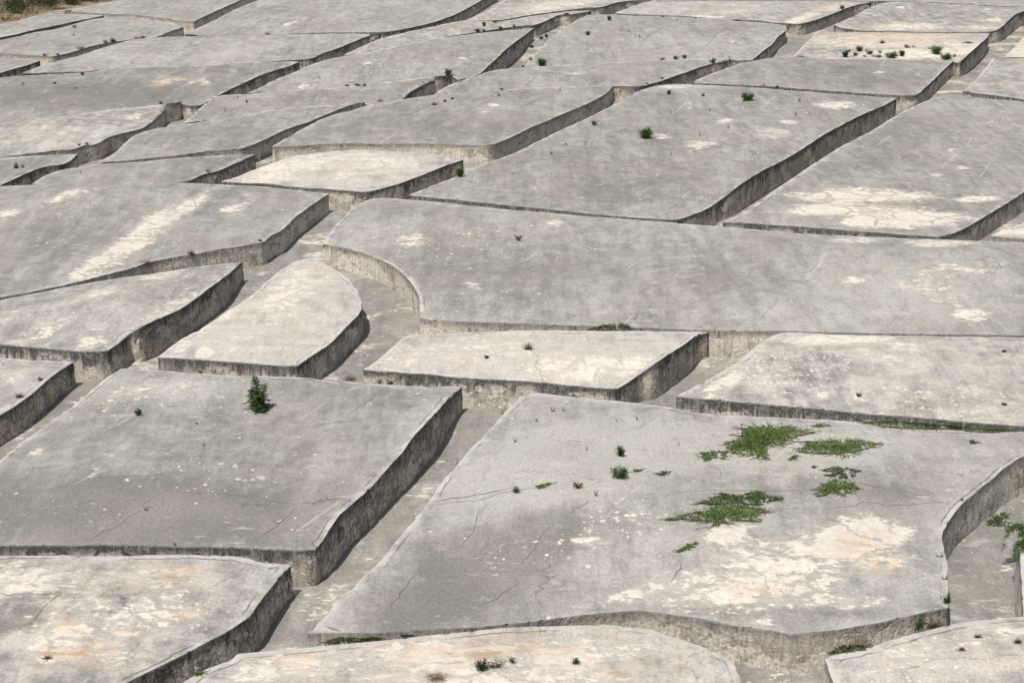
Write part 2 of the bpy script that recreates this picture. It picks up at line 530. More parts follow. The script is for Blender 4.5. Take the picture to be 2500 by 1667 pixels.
M_OLIVE = leaf_mat('olive scrub leaves', (0.018, 0.028, 0.010), (0.07, 0.08, 0.032))
M_BROWN = leaf_mat('withered brown stems', (0.07, 0.045, 0.028), (0.17, 0.115, 0.07))
M_STRAW = leaf_mat('straw coloured stems', (0.22, 0.165, 0.095), (0.38, 0.30, 0.19))
M_RED = leaf_mat('reddish dry stems', (0.12, 0.055, 0.03), (0.24, 0.13, 0.075))
M_WOOD = flat_mat('woody stem', (0.075, 0.055, 0.038), 0.9, (0.12, 0.09, 0.06), 20)

# ------------------------------------------------------------------ stains traced from the slabs
# kind, tile u v, half width, half height, tilt (degrees), strength
STAINS = {
 'M9': 'p I 850 820 900 270 -12 .52|p I 900 780 600 150 -14 .66|p I 600 960 480 110 -8 .80|p I 480 600 190 90 -10 .7|p I 1300 650 380 150 -5 .8|p I 700 1180 100 25 0 .95|'
       'p H 1940 1000 210 36 -12 1|s H 1850 560 400 120 -15 .75|s H 1500 720 500 150 -15 .22|t I 1330 700 260 120 0 .62|t I 680 960 260 70 0 .55|'
       't I 1500 830 150 60 0 .9|o H 1500 180 800 260 -10 .7|o F 700 1450 1000 150 0 .6|o H 900 900 900 280 -30 -.6|p H 1700 660 150 30 0 .6|'
       'p I 1250 1050 300 60 0 .55|o I 1500 350 350 80 0 -.35|o I 700 1120 900 50 0 -.3',
 'M10': 't G 1050 880 360 85 -3 1|t G 550 1350 450 130 -10 .8|t G 1200 1130 150 50 0 .8|p G 150 900 400 120 0 .55|s G 250 900 400 120 0 .8|'
        'p G 1000 900 450 110 0 .5|p G 900 1080 600 150 0 .45|p G 450 1320 520 200 -8 .55|o G 80 1150 300 110 -20 -.7|o G 600 1000 300 60 0 -.3|p G 300 1150 200 100 -20 .3|t G 350 1180 250 60 0 .6',
 'N1': 'p H 1000 1400 1200 130 0 .62|t H 1100 1330 900 100 -4 .85|t H 1900 1480 400 70 0 .75|t G 2000 1400 350 70 -6 .8|t I 100 1470 150 90 0 .6|'
       'p G 1800 1450 500 100 -8 .6|p H 1200 1530 1200 60 0 .6|o H 2100 1330 200 60 20 .2|t H 500 1450 400 80 0 .5',
 'N2': 'p I 1700 1380 500 110 -8 .42|t I 1750 1390 400 70 -8 .4|o I 1700 1450 700 200 0 .4|p I 2200 1250 300 60 0 .35|s I 1600 1500 400 80 0 .4',
 'M7': 'p E 900 850 700 110 0 .40|p E 1700 950 500 120 0 .58|s E 1300 880 900 150 0 .35|o E 1300 880 1100 200 0 .6|p E 500 900 250 60 -10 .45|t E 700 900 400 60 0 .25',
 'M8': 'p F 1150 770 380 45 0 .8|p F 1500 850 330 80 0 .42|s F 900 950 500 200 -10 .6|p F 480 1040 220 60 -25 .62|p F 1300 1140 90 30 0 .7|t F 1350 1010 130 50 0 .6|'
       's F 1900 1150 600 130 0 .45|p F 1060 1130 60 30 0 .7|o F 1000 970 250 120 0 -.3|o F 1300 950 1200 300 0 .25|p F 2000 1250 500 60 0 .35',
 'M4': 'p F 1280 390 110 30 -5 .75|p F 2030 620 150 50 0 .68|p F 1300 140 200 22 0 .62|p F 1800 160 260 28 0 .66|p E 530 140 120 50 0 .52|p E 1460 30 60 28 0 .75|'
       'p E 930 430 60 30 0 .62|s E 900 150 800 170 0 .16|o E 1000 330 900 260 0 -.25|o F 1500 500 700 200 0 .2|o F 300 350 500 250 0 -.1|p F 1560 420 70 40 0 .5|'
       'p F 1900 400 400 200 0 .28|s E 950 560 500 100 0 .15',
 'M3': 'p D 1900 430 350 120 -28 .62|p D 1350 650 400 75 -35 .58|p D 1320 840 85 60 -10 .8|s D 1850 640 250 70 -10 .8|t D 2050 320 130 45 0 .7|t D 1800 700 260 50 0 .5|'
       'o D 1600 620 700 400 0 .5|o D 1650 620 150 40 -30 -.4|p D 1500 780 300 80 -10 .4|t D 1300 650 300 60 -35 .3',
 'M2': 'p D 1050 580 260 45 -25 .52|p D 580 790 130 40 -10 .62|p D 300 700 180 55 -25 .58|p D 1000 370 160 28 -10 .5|p D 650 470 130 40 -10 .5|s D 700 600 700 200 -20 .22|'
       'o D 600 600 600 150 0 .15|p D 60 620 130 30 -25 .5',
 'M1': 'p A 1130 1360 330 46 -33 .72|p D 950 30 230 40 -38 .7|p D 760 215 420 70 -31 .78|p A 60 1360 100 25 -8 .75|p A 430 1240 110 28 -18 .75|p A 1480 1330 130 22 -15 .72|'
       'p A 1580 1245 40 12 0 .7|t D 800 200 300 40 -30 .25|o D 300 100 500 200 0 -.15|p A 500 1230 300 40 -15 .3|s A 300 1330 300 100 0 .2',
 'M5': 'p D 1000 1080 350 60 -10 .34|s D 1100 1120 700 120 -12 .3|o G 800 480 1400 250 0 -.62|o D 900 1090 700 100 0 .4|p G 230 95 60 20 -20 .6|p G 800 60 250 40 -30 .3|'
       'o E 600 1250 250 100 -40 .25|p G 590 230 20 80 40 .5|o G 1900 100 120 50 -40 -.4|s G 1400 250 700 150 0 .12',
 'M6': 'p D 90 1030 100 30 -10 .6|o D 150 1000 400 100 0 .2', 
 'K12': 'p A 1800 1080 370 80 -14 .72|p B 150 1010 330 50 0 .58|p B 350 1060 300 50 -5 .5|o B 100 1080 600 130 0 .5|p B 100 1110 120 30 -20 .5',
 'K14': 'p C 1350 1250 500 50 0 .90|p C 1180 1335 400 48 0 .95|p C 1600 1390 430 70 0 .82|p C 2050 1270 170 24 0 .75|s C 2200 780 150 40 0 .55|p C 1960 1070 50 12 0 .8|'
        'p C 1800 1115 60 15 0 .65|o C 1500 950 800 300 0 -.12|p C 1320 1425 140 35 0 .9|p C 1900 960 50 20 0 .6|t C 1400 1300 400 60 0 .2',
 'K16': 'p T 800 470 1100 110 0 .6|t T 800 430 950 90 0 1|p T 1000 620 700 60 0 .8|o T 100 560 300 90 0 -.5|p T 1700 560 300 100 0 .7|o T 0 580 200 60 0 -.3',
 'K17': 'p T 1000 310 550 50 0 .62|t T 500 305 260 45 0 .8|p T 930 88 62 15 0 .9|p T 2010 230 90 26 0 .88|t T 1900 330 320 35 0 .7|p T 1930 108 62 15 0 .75|o T 1300 150 700 90 0 -.1|p T 1850 320 300 30 0 .5',
 'K18': 'p S 2150 215 250 50 -20 .75|t T 100 80 260 50 -10 .8|p T 150 90 260 50 -10 .5|p S 1050 195 300 20 0 .75|t S 1400 130 220 40 0 .5|p S 1400 140 250 40 0 .4|o S 900 90 1200 90 0 .25|s S 900 130 500 50 0 .4',
 'K13': 'p C 290 920 110 32 0 .66|p C 450 770 36 20 0 .95|p C 750 850 120 36 0 .55|p C 1150 670 160 30 0 .62|s C 650 950 200 60 0 .4|p C 850 780 60 18 0 .6|o B 1500 1150 800 250 0 -.12|'
        'p B 1370 1200 70 30 0 .4|p S 680 1000 180 22 0 .7|s C 1100 680 250 50 0 .3|p C 40 870 50 25 0 .55|o S 700 1000 500 60 0 .5',
 'K07': 't P 1950 930 260 55 -12 1|p P 1950 930 260 50 -12 .42|p P 2250 930 120 20 -25 .55|o P 1000 1100 1300 200 0 -.3|p Q 60 930 120 20 -25 .5',
 'K08': 'p P 1530 1340 140 30 -15 .8|p P 800 1500 150 22 -15 .75|p A 630 865 60 12 -10 .8|p P 1160 1555 60 12 0 .7|o A 400 880 500 80 0 .3|p P 550 1430 120 20 -25 .5',
 'K11': 'p R 990 1205 80 18 -10 .85|p R 870 1290 60 16 -15 .8|o R 900 1300 120 60 -40 .3|o B 900 780 900 100 0 -.1',
 'K20': 'p R 1880 848 140 14 0 .66|p R 2150 810 50 8 0 .6|s R 1550 960 120 30 0 .6',
 'K21': 's Q 1600 850 600 130 -20 .45|s R 500 680 500 150 -20 .3|p Q 1100 1000 90 20 -10 .66|p Q 1880 720 90 14 -20 .55|p R 620 665 30 12 0 .8',
 'K24': 'p T 2300 540 200 140 0 .8|t T 2320 500 150 100 0 .9',
 'K26': 'p C 2300 1480 220 30 0 .8',
 'K22': 't R 1000 250 80 20 0 .7',
 'K23': 'o T 1000 10 2000 80 0 0',
 'K19': 'o S 600 500 600 150 0 .15|p S 750 540 40 8 0 .6|p S 1340 485 40 14 0 .7|s S 1400 450 500 120 0 .2|s R 2200 500 200 150 0 .25',
 'K22b': 'p R 1700 60 650 55 -8 .50|t R 1500 70 500 50 -8 .3|o R 1700 60 600 60 -8 .4',
 'K02': 'p Q 930 290 80 12 -28 .65|p Q 1100 235 90 12 -20 .5|p R 320 150 40 10 -15 .6',
 'K05': 'p Q 1420 460 80 8 -20 .7|o Q 500 600 600 60 -10 .2|p P 2000 680 120 16 -15 .45|o P 1400 700 800 100 0 .15',
 'K15': 'p T 700 830 90 20 0 .62|o T 500 850 900 150 0 -.15',
 'N3': 'p I 2500 800 200 200 0 .4',
}

# overall bleaching and tone of each slab
WASH = {'M3': .68, 'M7': .68, 'M8': .45, 'M10': .5, 'N1': .75, 'N2': .6, 'K12': .62, 'K16': .5, 'M2': .3, 'M9': .1, 'K26': .8,
        'K24': .9, 'K22b': .5, 'K18': .35, 'M6': .35, 'K08': .4, 'K25': .3, 'N3': .5, 'K17': .3, 'K22': .35, 'K05': .2, 'K02': .1}
TONE = {'M5': -.12, 'K07': -.18, 'K11': -.12, 'K13': -.10, 'K14': -.06, 'K15': -.15, 'K28': -.15, 'K27': -.1, 'K10': -.1, 'K09': -.12, 'M1': -.04,
        'K19': -.02, 'K20': -.05, 'K21': -.08, 'K04': -.02, 'K03': .02, 'M9': .05, 'M4': .02}

# ------------------------------------------------------------------ blocks
# name: (outline, [foot lines], wall look c(ream)/s(tained), crumple, label)
BLOCKS = {
 'K01': ('P 735 130 940 140 1100 150 1280 162 1500 165 1700 185 1900 210 2110 240 2230 245 Q 0 185 120 130 280 60 410 0 520 -60 640 -110 @1.2 300 -160 P 2000 -120 1450 0 1150 45 930 88 800 118', [], 'c', .4,
         'light grey concrete block at the scrub edge, its pointed tip reaching left into dry grass'),
 'K02': ('@1.2 P 2120 393 2200 355 2352 285 Q 180 195 400 85 625 0 800 -70 1000 -150 R 600 -190 1000 -120 @1 920 -60 830 0 700 75 560 150 400 215 200 275 0 320 Q 2140 358 2000 368 1600 371 1200 377 ~10 @.92 870 384 400 392 0 401 ~8 P 2250 398', [], 's', .6,
         'broad smooth block at the top, long curving wall on its right, running out of view'),
 'K03': ('@1.15 P 0 285 200 240 340 200 520 170 740 166 1000 172 1190 178 @1 1000 218 860 245 700 280 560 308 400 340 200 390 0 430 -300 500 -500 420 @1.15 -300 340', [], 's', .2,
         'low humped block under the dry brush in the top left corner'),
 'K04': ('@1.1 P 0 462 200 422 400 372 600 342 800 292 1000 237 1180 207 1330 197 1500 205 1700 228 1900 265 2105 308 @1 1960 358 1810 418 1660 436 1500 453 1350 475 1200 495 1050 530 900 575 760 615 630 642 580 645 500 639 300 630 100 615 0 610 -300 600 -500 520 @1.1 -300 492', [], 'c', .3,
         'grey block with dry brown bushes along its right edge, second down at top left'),
 'K05': ('@1 P 238 848 @1.2 300 818 500 745 700 690 900 640 1100 575 1300 515 1500 460 1650 439 1850 427 2120 421 Q 0 419 400 406 870 399 1200 393 1600 387 2022 389 @1 1900 410 1780 450 1650 505 1480 570 1350 610 1240 665 1100 682 830 696 @.92 ~14 400 707 P 2352 737 1600 760 1250 783 ~5 1000 812 ~0 800 824 500 836', [], 's', .5,
         'long smooth block below the broad top block, dark wall running up its right side'),
 'K06': ('@1.1 P -300 640 0 656 200 671 460 697 @1 300 750 150 790 0 835 -300 920 -500 800', [], 's', .2,
         'small block corner cut by the left picture edge, third down from the scrub'),
 'K07': ('@1.22 P -300 930 0 893 240 871 600 853 1060 823 1250 793 1600 770 2352 747 Q 400 717 700 708 1085 708 @1 960 760 780 815 600 880 450 950 300 1020 140 1100 0 1185 P 2300 1205 2180 1208 @.92 ~18 2080 1172 1850 1182 1600 1212 1300 1242 1000 1288 700 1328 400 1362 0 1400 -300 1430 ~0 -500 1100', [], 's', .6,
         'wide dull grey block with a faint tan patch, long dark wall at its right'),
 'K08': ('@1.2 P -300 1440 0 1412 400 1374 700 1340 1000 1300 1300 1254 1600 1224 1850 1194 2050 1172 @.78 2160 1168 2030 1190 1900 1265 @.9 1800 1350 1720 1415 1630 1470 1400 1530 A 700 870 620 915 @.95 540 925 480 945 300 965 100 990 0 1003 -200 1030 -300 900', [], 'c', 1,
         'block with a rough crumpled wall and humped right end, at middle left'),
 'K09': ('@1.22 A 1165 788 1220 738 1300 668 1390 613 Q 480 1081 900 1041 1200 1026 1500 1010 1800 970 R 0 911 200 881 400 866 @.95 530 857 400 885 250 935 130 990 0 1060 @.92 ~14 Q 2255 1130 2050 1180 1890 1190 1790 1164 1500 1186 1200 1211 1000 1234 700 1268 400 1323 0 1375', [], 's', .4,
         'plain block with one rounded green bush at the tip of its right end'),
 'K10': ('@1 A 640 1036 @1.2 720 985 800 907 870 857 1000 817 1140 798 1306 772 Q 400 1336 700 1281 1000 1246 1200 1221 1500 1196 @1 1840 1170 1680 1205 1500 1270 1350 1330 1200 1395 1050 1440 900 1500 760 1566 A 1640 910 1560 940 1480 950 1300 965 1150 988 1000 1003 850 1018 700 1030', [], 'c', .9,
         'narrow tapering block beside the rough crumpled wall, its far end ending in a sharp point'),
 'K11': ('@1 A 1738 933 @1.2 1830 880 1950 810 2100 740 2250 702 Q 1850 1216 2050 1191 2260 1141 2352 1129 R 270 1091 500 1076 750 1066 1000 1041 1300 1016 1600 1001 1900 989 @.92 2340 979 @1 B 1790 585 1700 640 1600 685 1500 725 1400 770 1300 810 1200 860 1120 895 1040 922 950 922 700 915 400 915 0 915 A 1900 930', [], 'c', .6,
         'cracked grey block with a peeling front wall above the pale domed block'),
 'K12': ('@1 A 1412 1157 @1.08 1500 1130 1620 1080 1750 1035 1850 1000 2050 970 2200 960 B 120 959 250 958 400 963 600 976 750 996 @.85 865 1018 @.95 750 1055 600 1115 480 1160 380 1190 280 1215 230 1220 0 1203 A 1900 1190 1700 1170 1550 1165', [], 's', .6,
         'small pale domed block with a whitened top in the middle of the field'),
 'K13': ('@1 B 520 1241 @1.1 650 1190 800 1130 900 1080 1000 1040 1200 970 1400 870 1650 755 1860 650 2000 575 2100 548 C 110 537 300 542 600 556 900 582 1200 602 1540 628 @1 [ 1450 675 1300 740 1200 790 1080 855 950 940 800 1030 650 1105 550 1170 430 1260 ] 330 1330 230 1370 130 1397 40 1395 B 1900 1380 1700 1362 1400 1330 1100 1300 900 1280 700 1260',
         ['C 1552 742 1400 820 1250 900 1100 980 900 1110 750 1210 600 1310 440 1412'], 's', .5,
         'large cracked block dotted with green tufts, long straight dark wall on its right'),
 'K14': ('@1 C 430 1414 @1.1 560 1355 680 1270 800 1185 930 1100 1060 1015 1200 925 1370 840 1500 760 1600 700 1700 655 1800 617 1880 607 1960 611 2100 630 2250 641 2352 651 2600 682 @1 2750 985 2600 1080 2352 1225 2250 1290 2150 1350 2050 1410 1950 1465 1870 1495 1800 1503 1600 1492 1400 1478 1200 1463 1000 1448 800 1435 600 1420', [], 's', .5,
         'cracked block with a large flaking cream patch across its lower half, at upper right'),
 'K15': ('@1 S 800 943 @1.2 930 920 1100 850 1350 765 1550 710 1700 682 1870 657 2100 653 T 0 671 400 677 800 682 1200 687 @1.05 1540 698 1400 830 1300 930 1200 1020 @1 1150 1065 1100 1087 1000 1090 850 1085 600 1075 400 1060 200 1045 0 1033 S 2200 1020 2000 1003 1700 982 1300 965 1000 955', [], 's', .4,
         'plain grey block directly below the cream block with bushes, at upper right'),
 'K16': ('@1 S 2050 648 @1.1 2150 540 2250 440 2330 382 T 0 374 400 370 800 374 1200 380 1700 384 1955 382 @1 [ 1930 430 1850 500 1750 590 1650 680 ] 1610 713 1568 713 @.92 ~14 1525 684 1200 675 800 670 400 664 0 660 S 2250 646',
         ['T 1966 580 1830 730 1690 870 1600 895'], 's', .3,
         'cream and rust topped block carrying a cluster of green and brown bushes'),
 'K17': ('@1 T 168 283 @1.1 250 250 400 187 550 103 700 48 830 25 1000 22 1300 36 1600 51 2000 76 2352 91 2480 98 @1 [ 2352 130 2270 155 2180 225 2120 290 ] 2020 350 1800 366 1550 368 1200 367 800 358 550 354 400 338 250 316',
         ['T 2420 270 2352 310 2200 390 2130 480 2010 540'], 's', .4,
         'grey block with white scabs, behind the cream block with bushes, at top right'),
 'K18': ('@1 S 0 150 @1.1 250 62 400 17 470 6 700 8 1300 13 2352 13 T 200 17 600 22 @1 480 45 350 80 200 140 80 185 0 215 S 2250 245 2180 265 2100 272 1980 265 1900 262 1780 250 1650 233 1400 228 1100 210 900 190 600 178 300 168', [], 's', .4,
         'pale block with a weedy front edge and streaked wall at its right, near the top'),
 'K19': ('@1 R 1320 768 @1.1 1400 660 1500 545 1560 490 1650 410 1750 340 1850 275 1950 215 2080 172 2250 171 2352 168 S 300 183 600 190 900 203 1200 219 1500 246 1780 268 @1 1965 292 1970 345 1880 420 1820 500 1700 590 1585 688 1390 690 @.92 ~14 1330 664 1150 667 800 669 400 690 0 707 R 2000 730 1600 754', [], 's', .5,
         'large cracked block with scattered sprigs and an S shaped wall on its right end'),
 'K20': ('@1 R 282 1083 @1.2 360 1030 450 980 540 945 650 907 820 850 1000 801 1200 786 1600 758 2000 736 2352 719 S 400 696 800 674 1100 671 @.9 1387 666 @1 1200 715 1100 735 900 800 700 870 560 920 450 950 310 985 85 985 @.92 ~14 R 2310 974 1900 984 1600 996 1300 1011 1000 1036 750 1059 500 1072', [], 's', .6,
         'long low block behind the cracked middle block, small plants along its right tip'),
 'K21': ('@1 Q 480 1073 @1.22 600 1020 780 925 1000 840 1200 752 1380 691 1620 641 1850 606 2352 501 R 230 456 500 421 750 387 1000 362 1200 342 @.85 1428 326 [ 1300 420 1200 490 1100 570 1000 670 ] @1 900 760 812 843 700 886 600 908 552 912 @.92 ~14 480 856 400 860 200 874 0 905 Q 1800 965 1500 1003 1200 1019 900 1031',
         ['R 1458 488 1340 590 1240 690 1120 785 980 880'], 's', .5,
         'white flecked block with a dark diagonal wall facing an open walkway, at top centre'),
 'K22': ('@1.2 Q 1590 634 1700 580 1820 526 1960 466 2100 421 2352 361 R 200 321 400 276 620 236 @1.05 700 234 1040 246 1380 188 1700 147 1860 130 @1 2088 124 1900 158 1830 168 1715 172 1640 205 1520 258 1470 276 1440 284 1300 294 1090 320 950 340 760 370 640 389 480 414 @.92 ~13 230 449 0 489 Q 1850 598', [], 's', .3,
         'narrow weedy block with a kinked dark wall near the top centre'),
 'K22b': ('@1.1 R 640 230 700 207 830 157 950 87 1090 -3 1200 -85 1800 -130 S 200 -60 @1 430 -4 200 5 0 35 R 2230 75 2090 88 1860 110 1700 130 1380 172 1040 230', [], 's', .3,
          'white streaked block running up out of view at the top centre'),
 'K23': ('@1 S 480 -2 1300 4 2352 5 T 600 11 800 13 1000 14 1300 26 1600 41 2000 66 2352 80 2800 98 @1.1 2800 -120 S 480 -120', [], 's', .2,
         'farthest grey block forming a thin strip along the top right edge'),
 'K24': ('@1.1 T 2115 660 2200 582 2352 422 2500 282 2700 282 @1 2700 655', [], 's', .2,
         'cream block cut by the right picture edge, beyond the diagonal walkway'),
 'K25': ('@1 T 1650 1046 @1.1 1750 960 1900 792 1960 712 1985 687 2010 677 2352 672 2700 677 @1 2700 1190 2352 1140 2200 1115 1900 1075', [], 's', .3,
         'plain grey block at the right edge with a V shaped scratch in its front wall'),
 'K26': ('@1 C 2138 1502 @1.1 2200 1472 2352 1417 2500 1352 2700 1440 @1 2600 1540 2352 1522', [], 'c', .2,
         'small cream block corner at the right edge above the huge central block'),
 'K27': ('@1.05 A -200 1032 0 1009 200 992 @.85 492 983 450 1025 @1 400 1046 300 1058 200 1090 100 1135 0 1180 -200 1270 -300 1100', [], 's', .8,
         'small block with a dipped right edge and a brown plant, cut by the left edge'),
 'K28': ('@1 A 205 1170 @1.05 300 1112 400 1082 500 1066 640 1047 800 1039 1000 1021 1200 1002 1400 991 @.82 1625 986 @.95 1500 1040 1400 1085 1300 1110 1185 1155 @.92 ~16 900 1153 600 1157 300 1165', [], 's', .8,
         'thin wedge shaped block just left of the pale domed block'),
 'M1': ('@1.1 A -300 1205 0 1186 300 1176 600 1167 900 1165 1200 1167 1500 1181 1700 1192 1900 1211 @.9 2095 1235 [ 2000 1300 1900 1370 1800 1465 D 1740 100 ] @1 1680 148 1640 155 1400 195 1200 232 1000 265 800 325 600 375 300 445 0 500 -300 550 -400 200',
        ['D 2112 -33 1900 120 1800 220 1690 305 1620 325'], 'c', .5,
        'wide block with a long white diagonal streak, at left'),
 'M2': ('@1.05 D -300 578 0 520 300 462 700 387 1000 347 1250 307 @.85 1545 273 [ 1450 360 1350 430 1250 505 1150 575 1000 640 850 715 ] @1 760 790 690 838 ! 640 845 500 842 300 825 0 798 -300 780 -400 650',
        ['D 1560 405 1480 520 1370 620 1200 740 1050 850 860 945 700 1030'], 's', .6,
        'pale mottled block with a long dark curved wall below the white diagonal streak'),
 'M3': ('@1 D 1005 882 @1.05 1150 770 1300 690 1450 590 1600 490 1700 400 1800 320 1890 267 1990 252 2080 287 2200 362 2270 440 2300 500 @1 2308 550 2295 600 2240 660 2180 720 2100 800 2000 865 1900 935 1800 935 1600 920 1400 905 1200 890', [], 's', .5,
        'cream leaf shaped block with a rounded right side'),
 'M4': ('@1 E 0 165 D 2058 160 @1.05 2100 95 B 20 1470 80 1400 150 1330 220 1287 310 1264 500 1272 700 1288 1000 1322 1400 1357 1700 1380 2000 1403 2352 1432 C 400 1442 800 1477 1200 1502 1600 1518 2000 1533 2352 1547 2800 1572 @1 F 2900 755 2352 741 1500 731 830 715 300 707 0 695 E 1900 688 1500 675 1000 657 700 645 590 633 588 560 580 490 540 420 480 350 380 280 240 220 130 195', [], 'c', .4,
        'huge central block with a curved left end, spanning to the right edge'),
 'M5': ('@1 D -300 1750 0 1540 100 1450 @1.1 300 1310 500 1160 620 1060 700 1000 770 953 900 957 1050 970 1200 982 1500 997 1800 1007 2000 1017 E 0 1030 400 1058 600 1065 @.85 860 1068 [ 760 1160 660 1270 560 1370 480 1480 400 1566 H 300 290 180 400 80 490 G 2100 590 2060 650 ] @1 2010 712 1950 716 1800 710 1550 700 1200 690 900 682 600 682 300 683 0 682 -300 682',
        ['E 892 1250 800 1345 700 1470 640 1566 H 500 320 350 480 200 640 100 740 0 880 G 2060 930 1980 955'], 's', 1,
        'big sloping block carrying the young green tree, rough crumpled wall on its right'),
 'M6': ('@1 D -200 875 0 885 200 900 @.85 470 912 [ 350 990 230 1090 100 1190 0 1250 ] @1 -300 1450 -600 1200',
        ['D 497 1085 350 1180 200 1310 0 1460 -300 1700'], 's', 1,
        'block at the left edge with a crumpled pale wall, beside the young tree block'),
 'M7': ('@1 E 230 961 @1.05 330 890 420 810 480 762 520 744 700 737 1000 720 1300 712 1650 714 2000 717 2352 719 @.9 2430 721 [ 2340 755 2250 820 2150 880 2050 945 ] @1 1950 1020 1850 1078 1800 1080 1600 1065 1400 1045 1200 1030 900 1013 700 995 500 980',
        ['E 2466 890 2280 1010 2060 1180 1900 1290'], 's', .7,
        'cream topped block with one brown tuft, in front of the huge central block'),
 'M8': ('@1 F 135 1132 @1.1 250 1070 400 985 550 890 650 802 750 743 830 725 1200 738 1500 745 2000 752 2352 757 2800 770 @1 2900 1100 2800 1350 2352 1320 2000 1295 1700 1265 1350 1240 1000 1205 700 1180 380 1152', [], 's', .4,
        'white speckled block at right, below the huge central block'),
 'M9': ('@1 E 1120 1245 @1.1 1165 1190 1240 1130 1310 1105 1500 1127 1800 1157 2100 1187 F 300 1237 700 1262 1200 1287 1800 1342 2300 1357 2600 1372 @1.2 2700 1400 2500 1460 I 2352 115 2250 175 2150 260 @1.15 2050 340 1950 430 1880 520 1840 590 @1.05 1830 650 1850 740 1865 830 1870 950 @1 1868 1080 ! 1600 1135 1400 1180 1100 1230 860 1250 ! 750 1226 500 1195 350 1170 150 1125 0 1110 H 2000 1100 1900 1105 1700 1120 1500 1145 1250 1175 1000 1200 700 1215 300 1240 0 1250 G 1895 1272 1960 1238 2020 1190 2100 1110 H 50 1040 150 960 250 860 350 770 450 640 540 530 650 400 720 290 820 180 900 80 980 0', [], 'c', .6,
        'biggest foreground block with green creeping mats and a flaking cream patch'),
 'M10': ('@1.05 G -300 762 0 750 300 747 700 752 1000 747 1200 742 1500 757 1650 782 @.8 1855 813 @.9 1780 890 1720 970 @1 1650 1050 1600 1130 1520 1190 1420 1250 1300 1310 1150 1390 1000 1460 880 1520 780 1566 600 1660 400 1800 -400 1800 -500 1200', [], 's', 1,
         'orange stained block in the bottom left corner with a curved dark wall'),
 'N1': ('@1 G 1000 1650 @1.05 1150 1566 1300 1480 1450 1420 1540 1367 1900 1337 2100 1312 H 262 1299 600 1262 900 1232 1200 1207 1500 1197 1750 1187 1900 1192 2050 1217 2200 1267 2240 1280 I 300 1330 430 1385 490 1430 520 1480 @1 540 1530 550 1600 500 1900 G 900 1900', [], 's', .4,
        'orange streaked block along the bottom edge at centre'),
 'N2': ('@1 I 1080 1396 @1.05 1200 1372 1350 1337 1500 1287 1700 1232 1900 1187 2100 1157 2352 1137 2700 1122 @1 2800 1750 1260 1850 1200 1700 1140 1566 1100 1470', [], 'c', .5,
        'pale block in the bottom right corner'),
 'N3': ('@1.05 I 2322 682 @1 2335 900 2350 1140 2360 1250 2760 1250 @1.05 2760 640 2400 652', [], 'c', .3,
        'block at the right edge with greenery hanging over its corner, only its left face showing'),
}

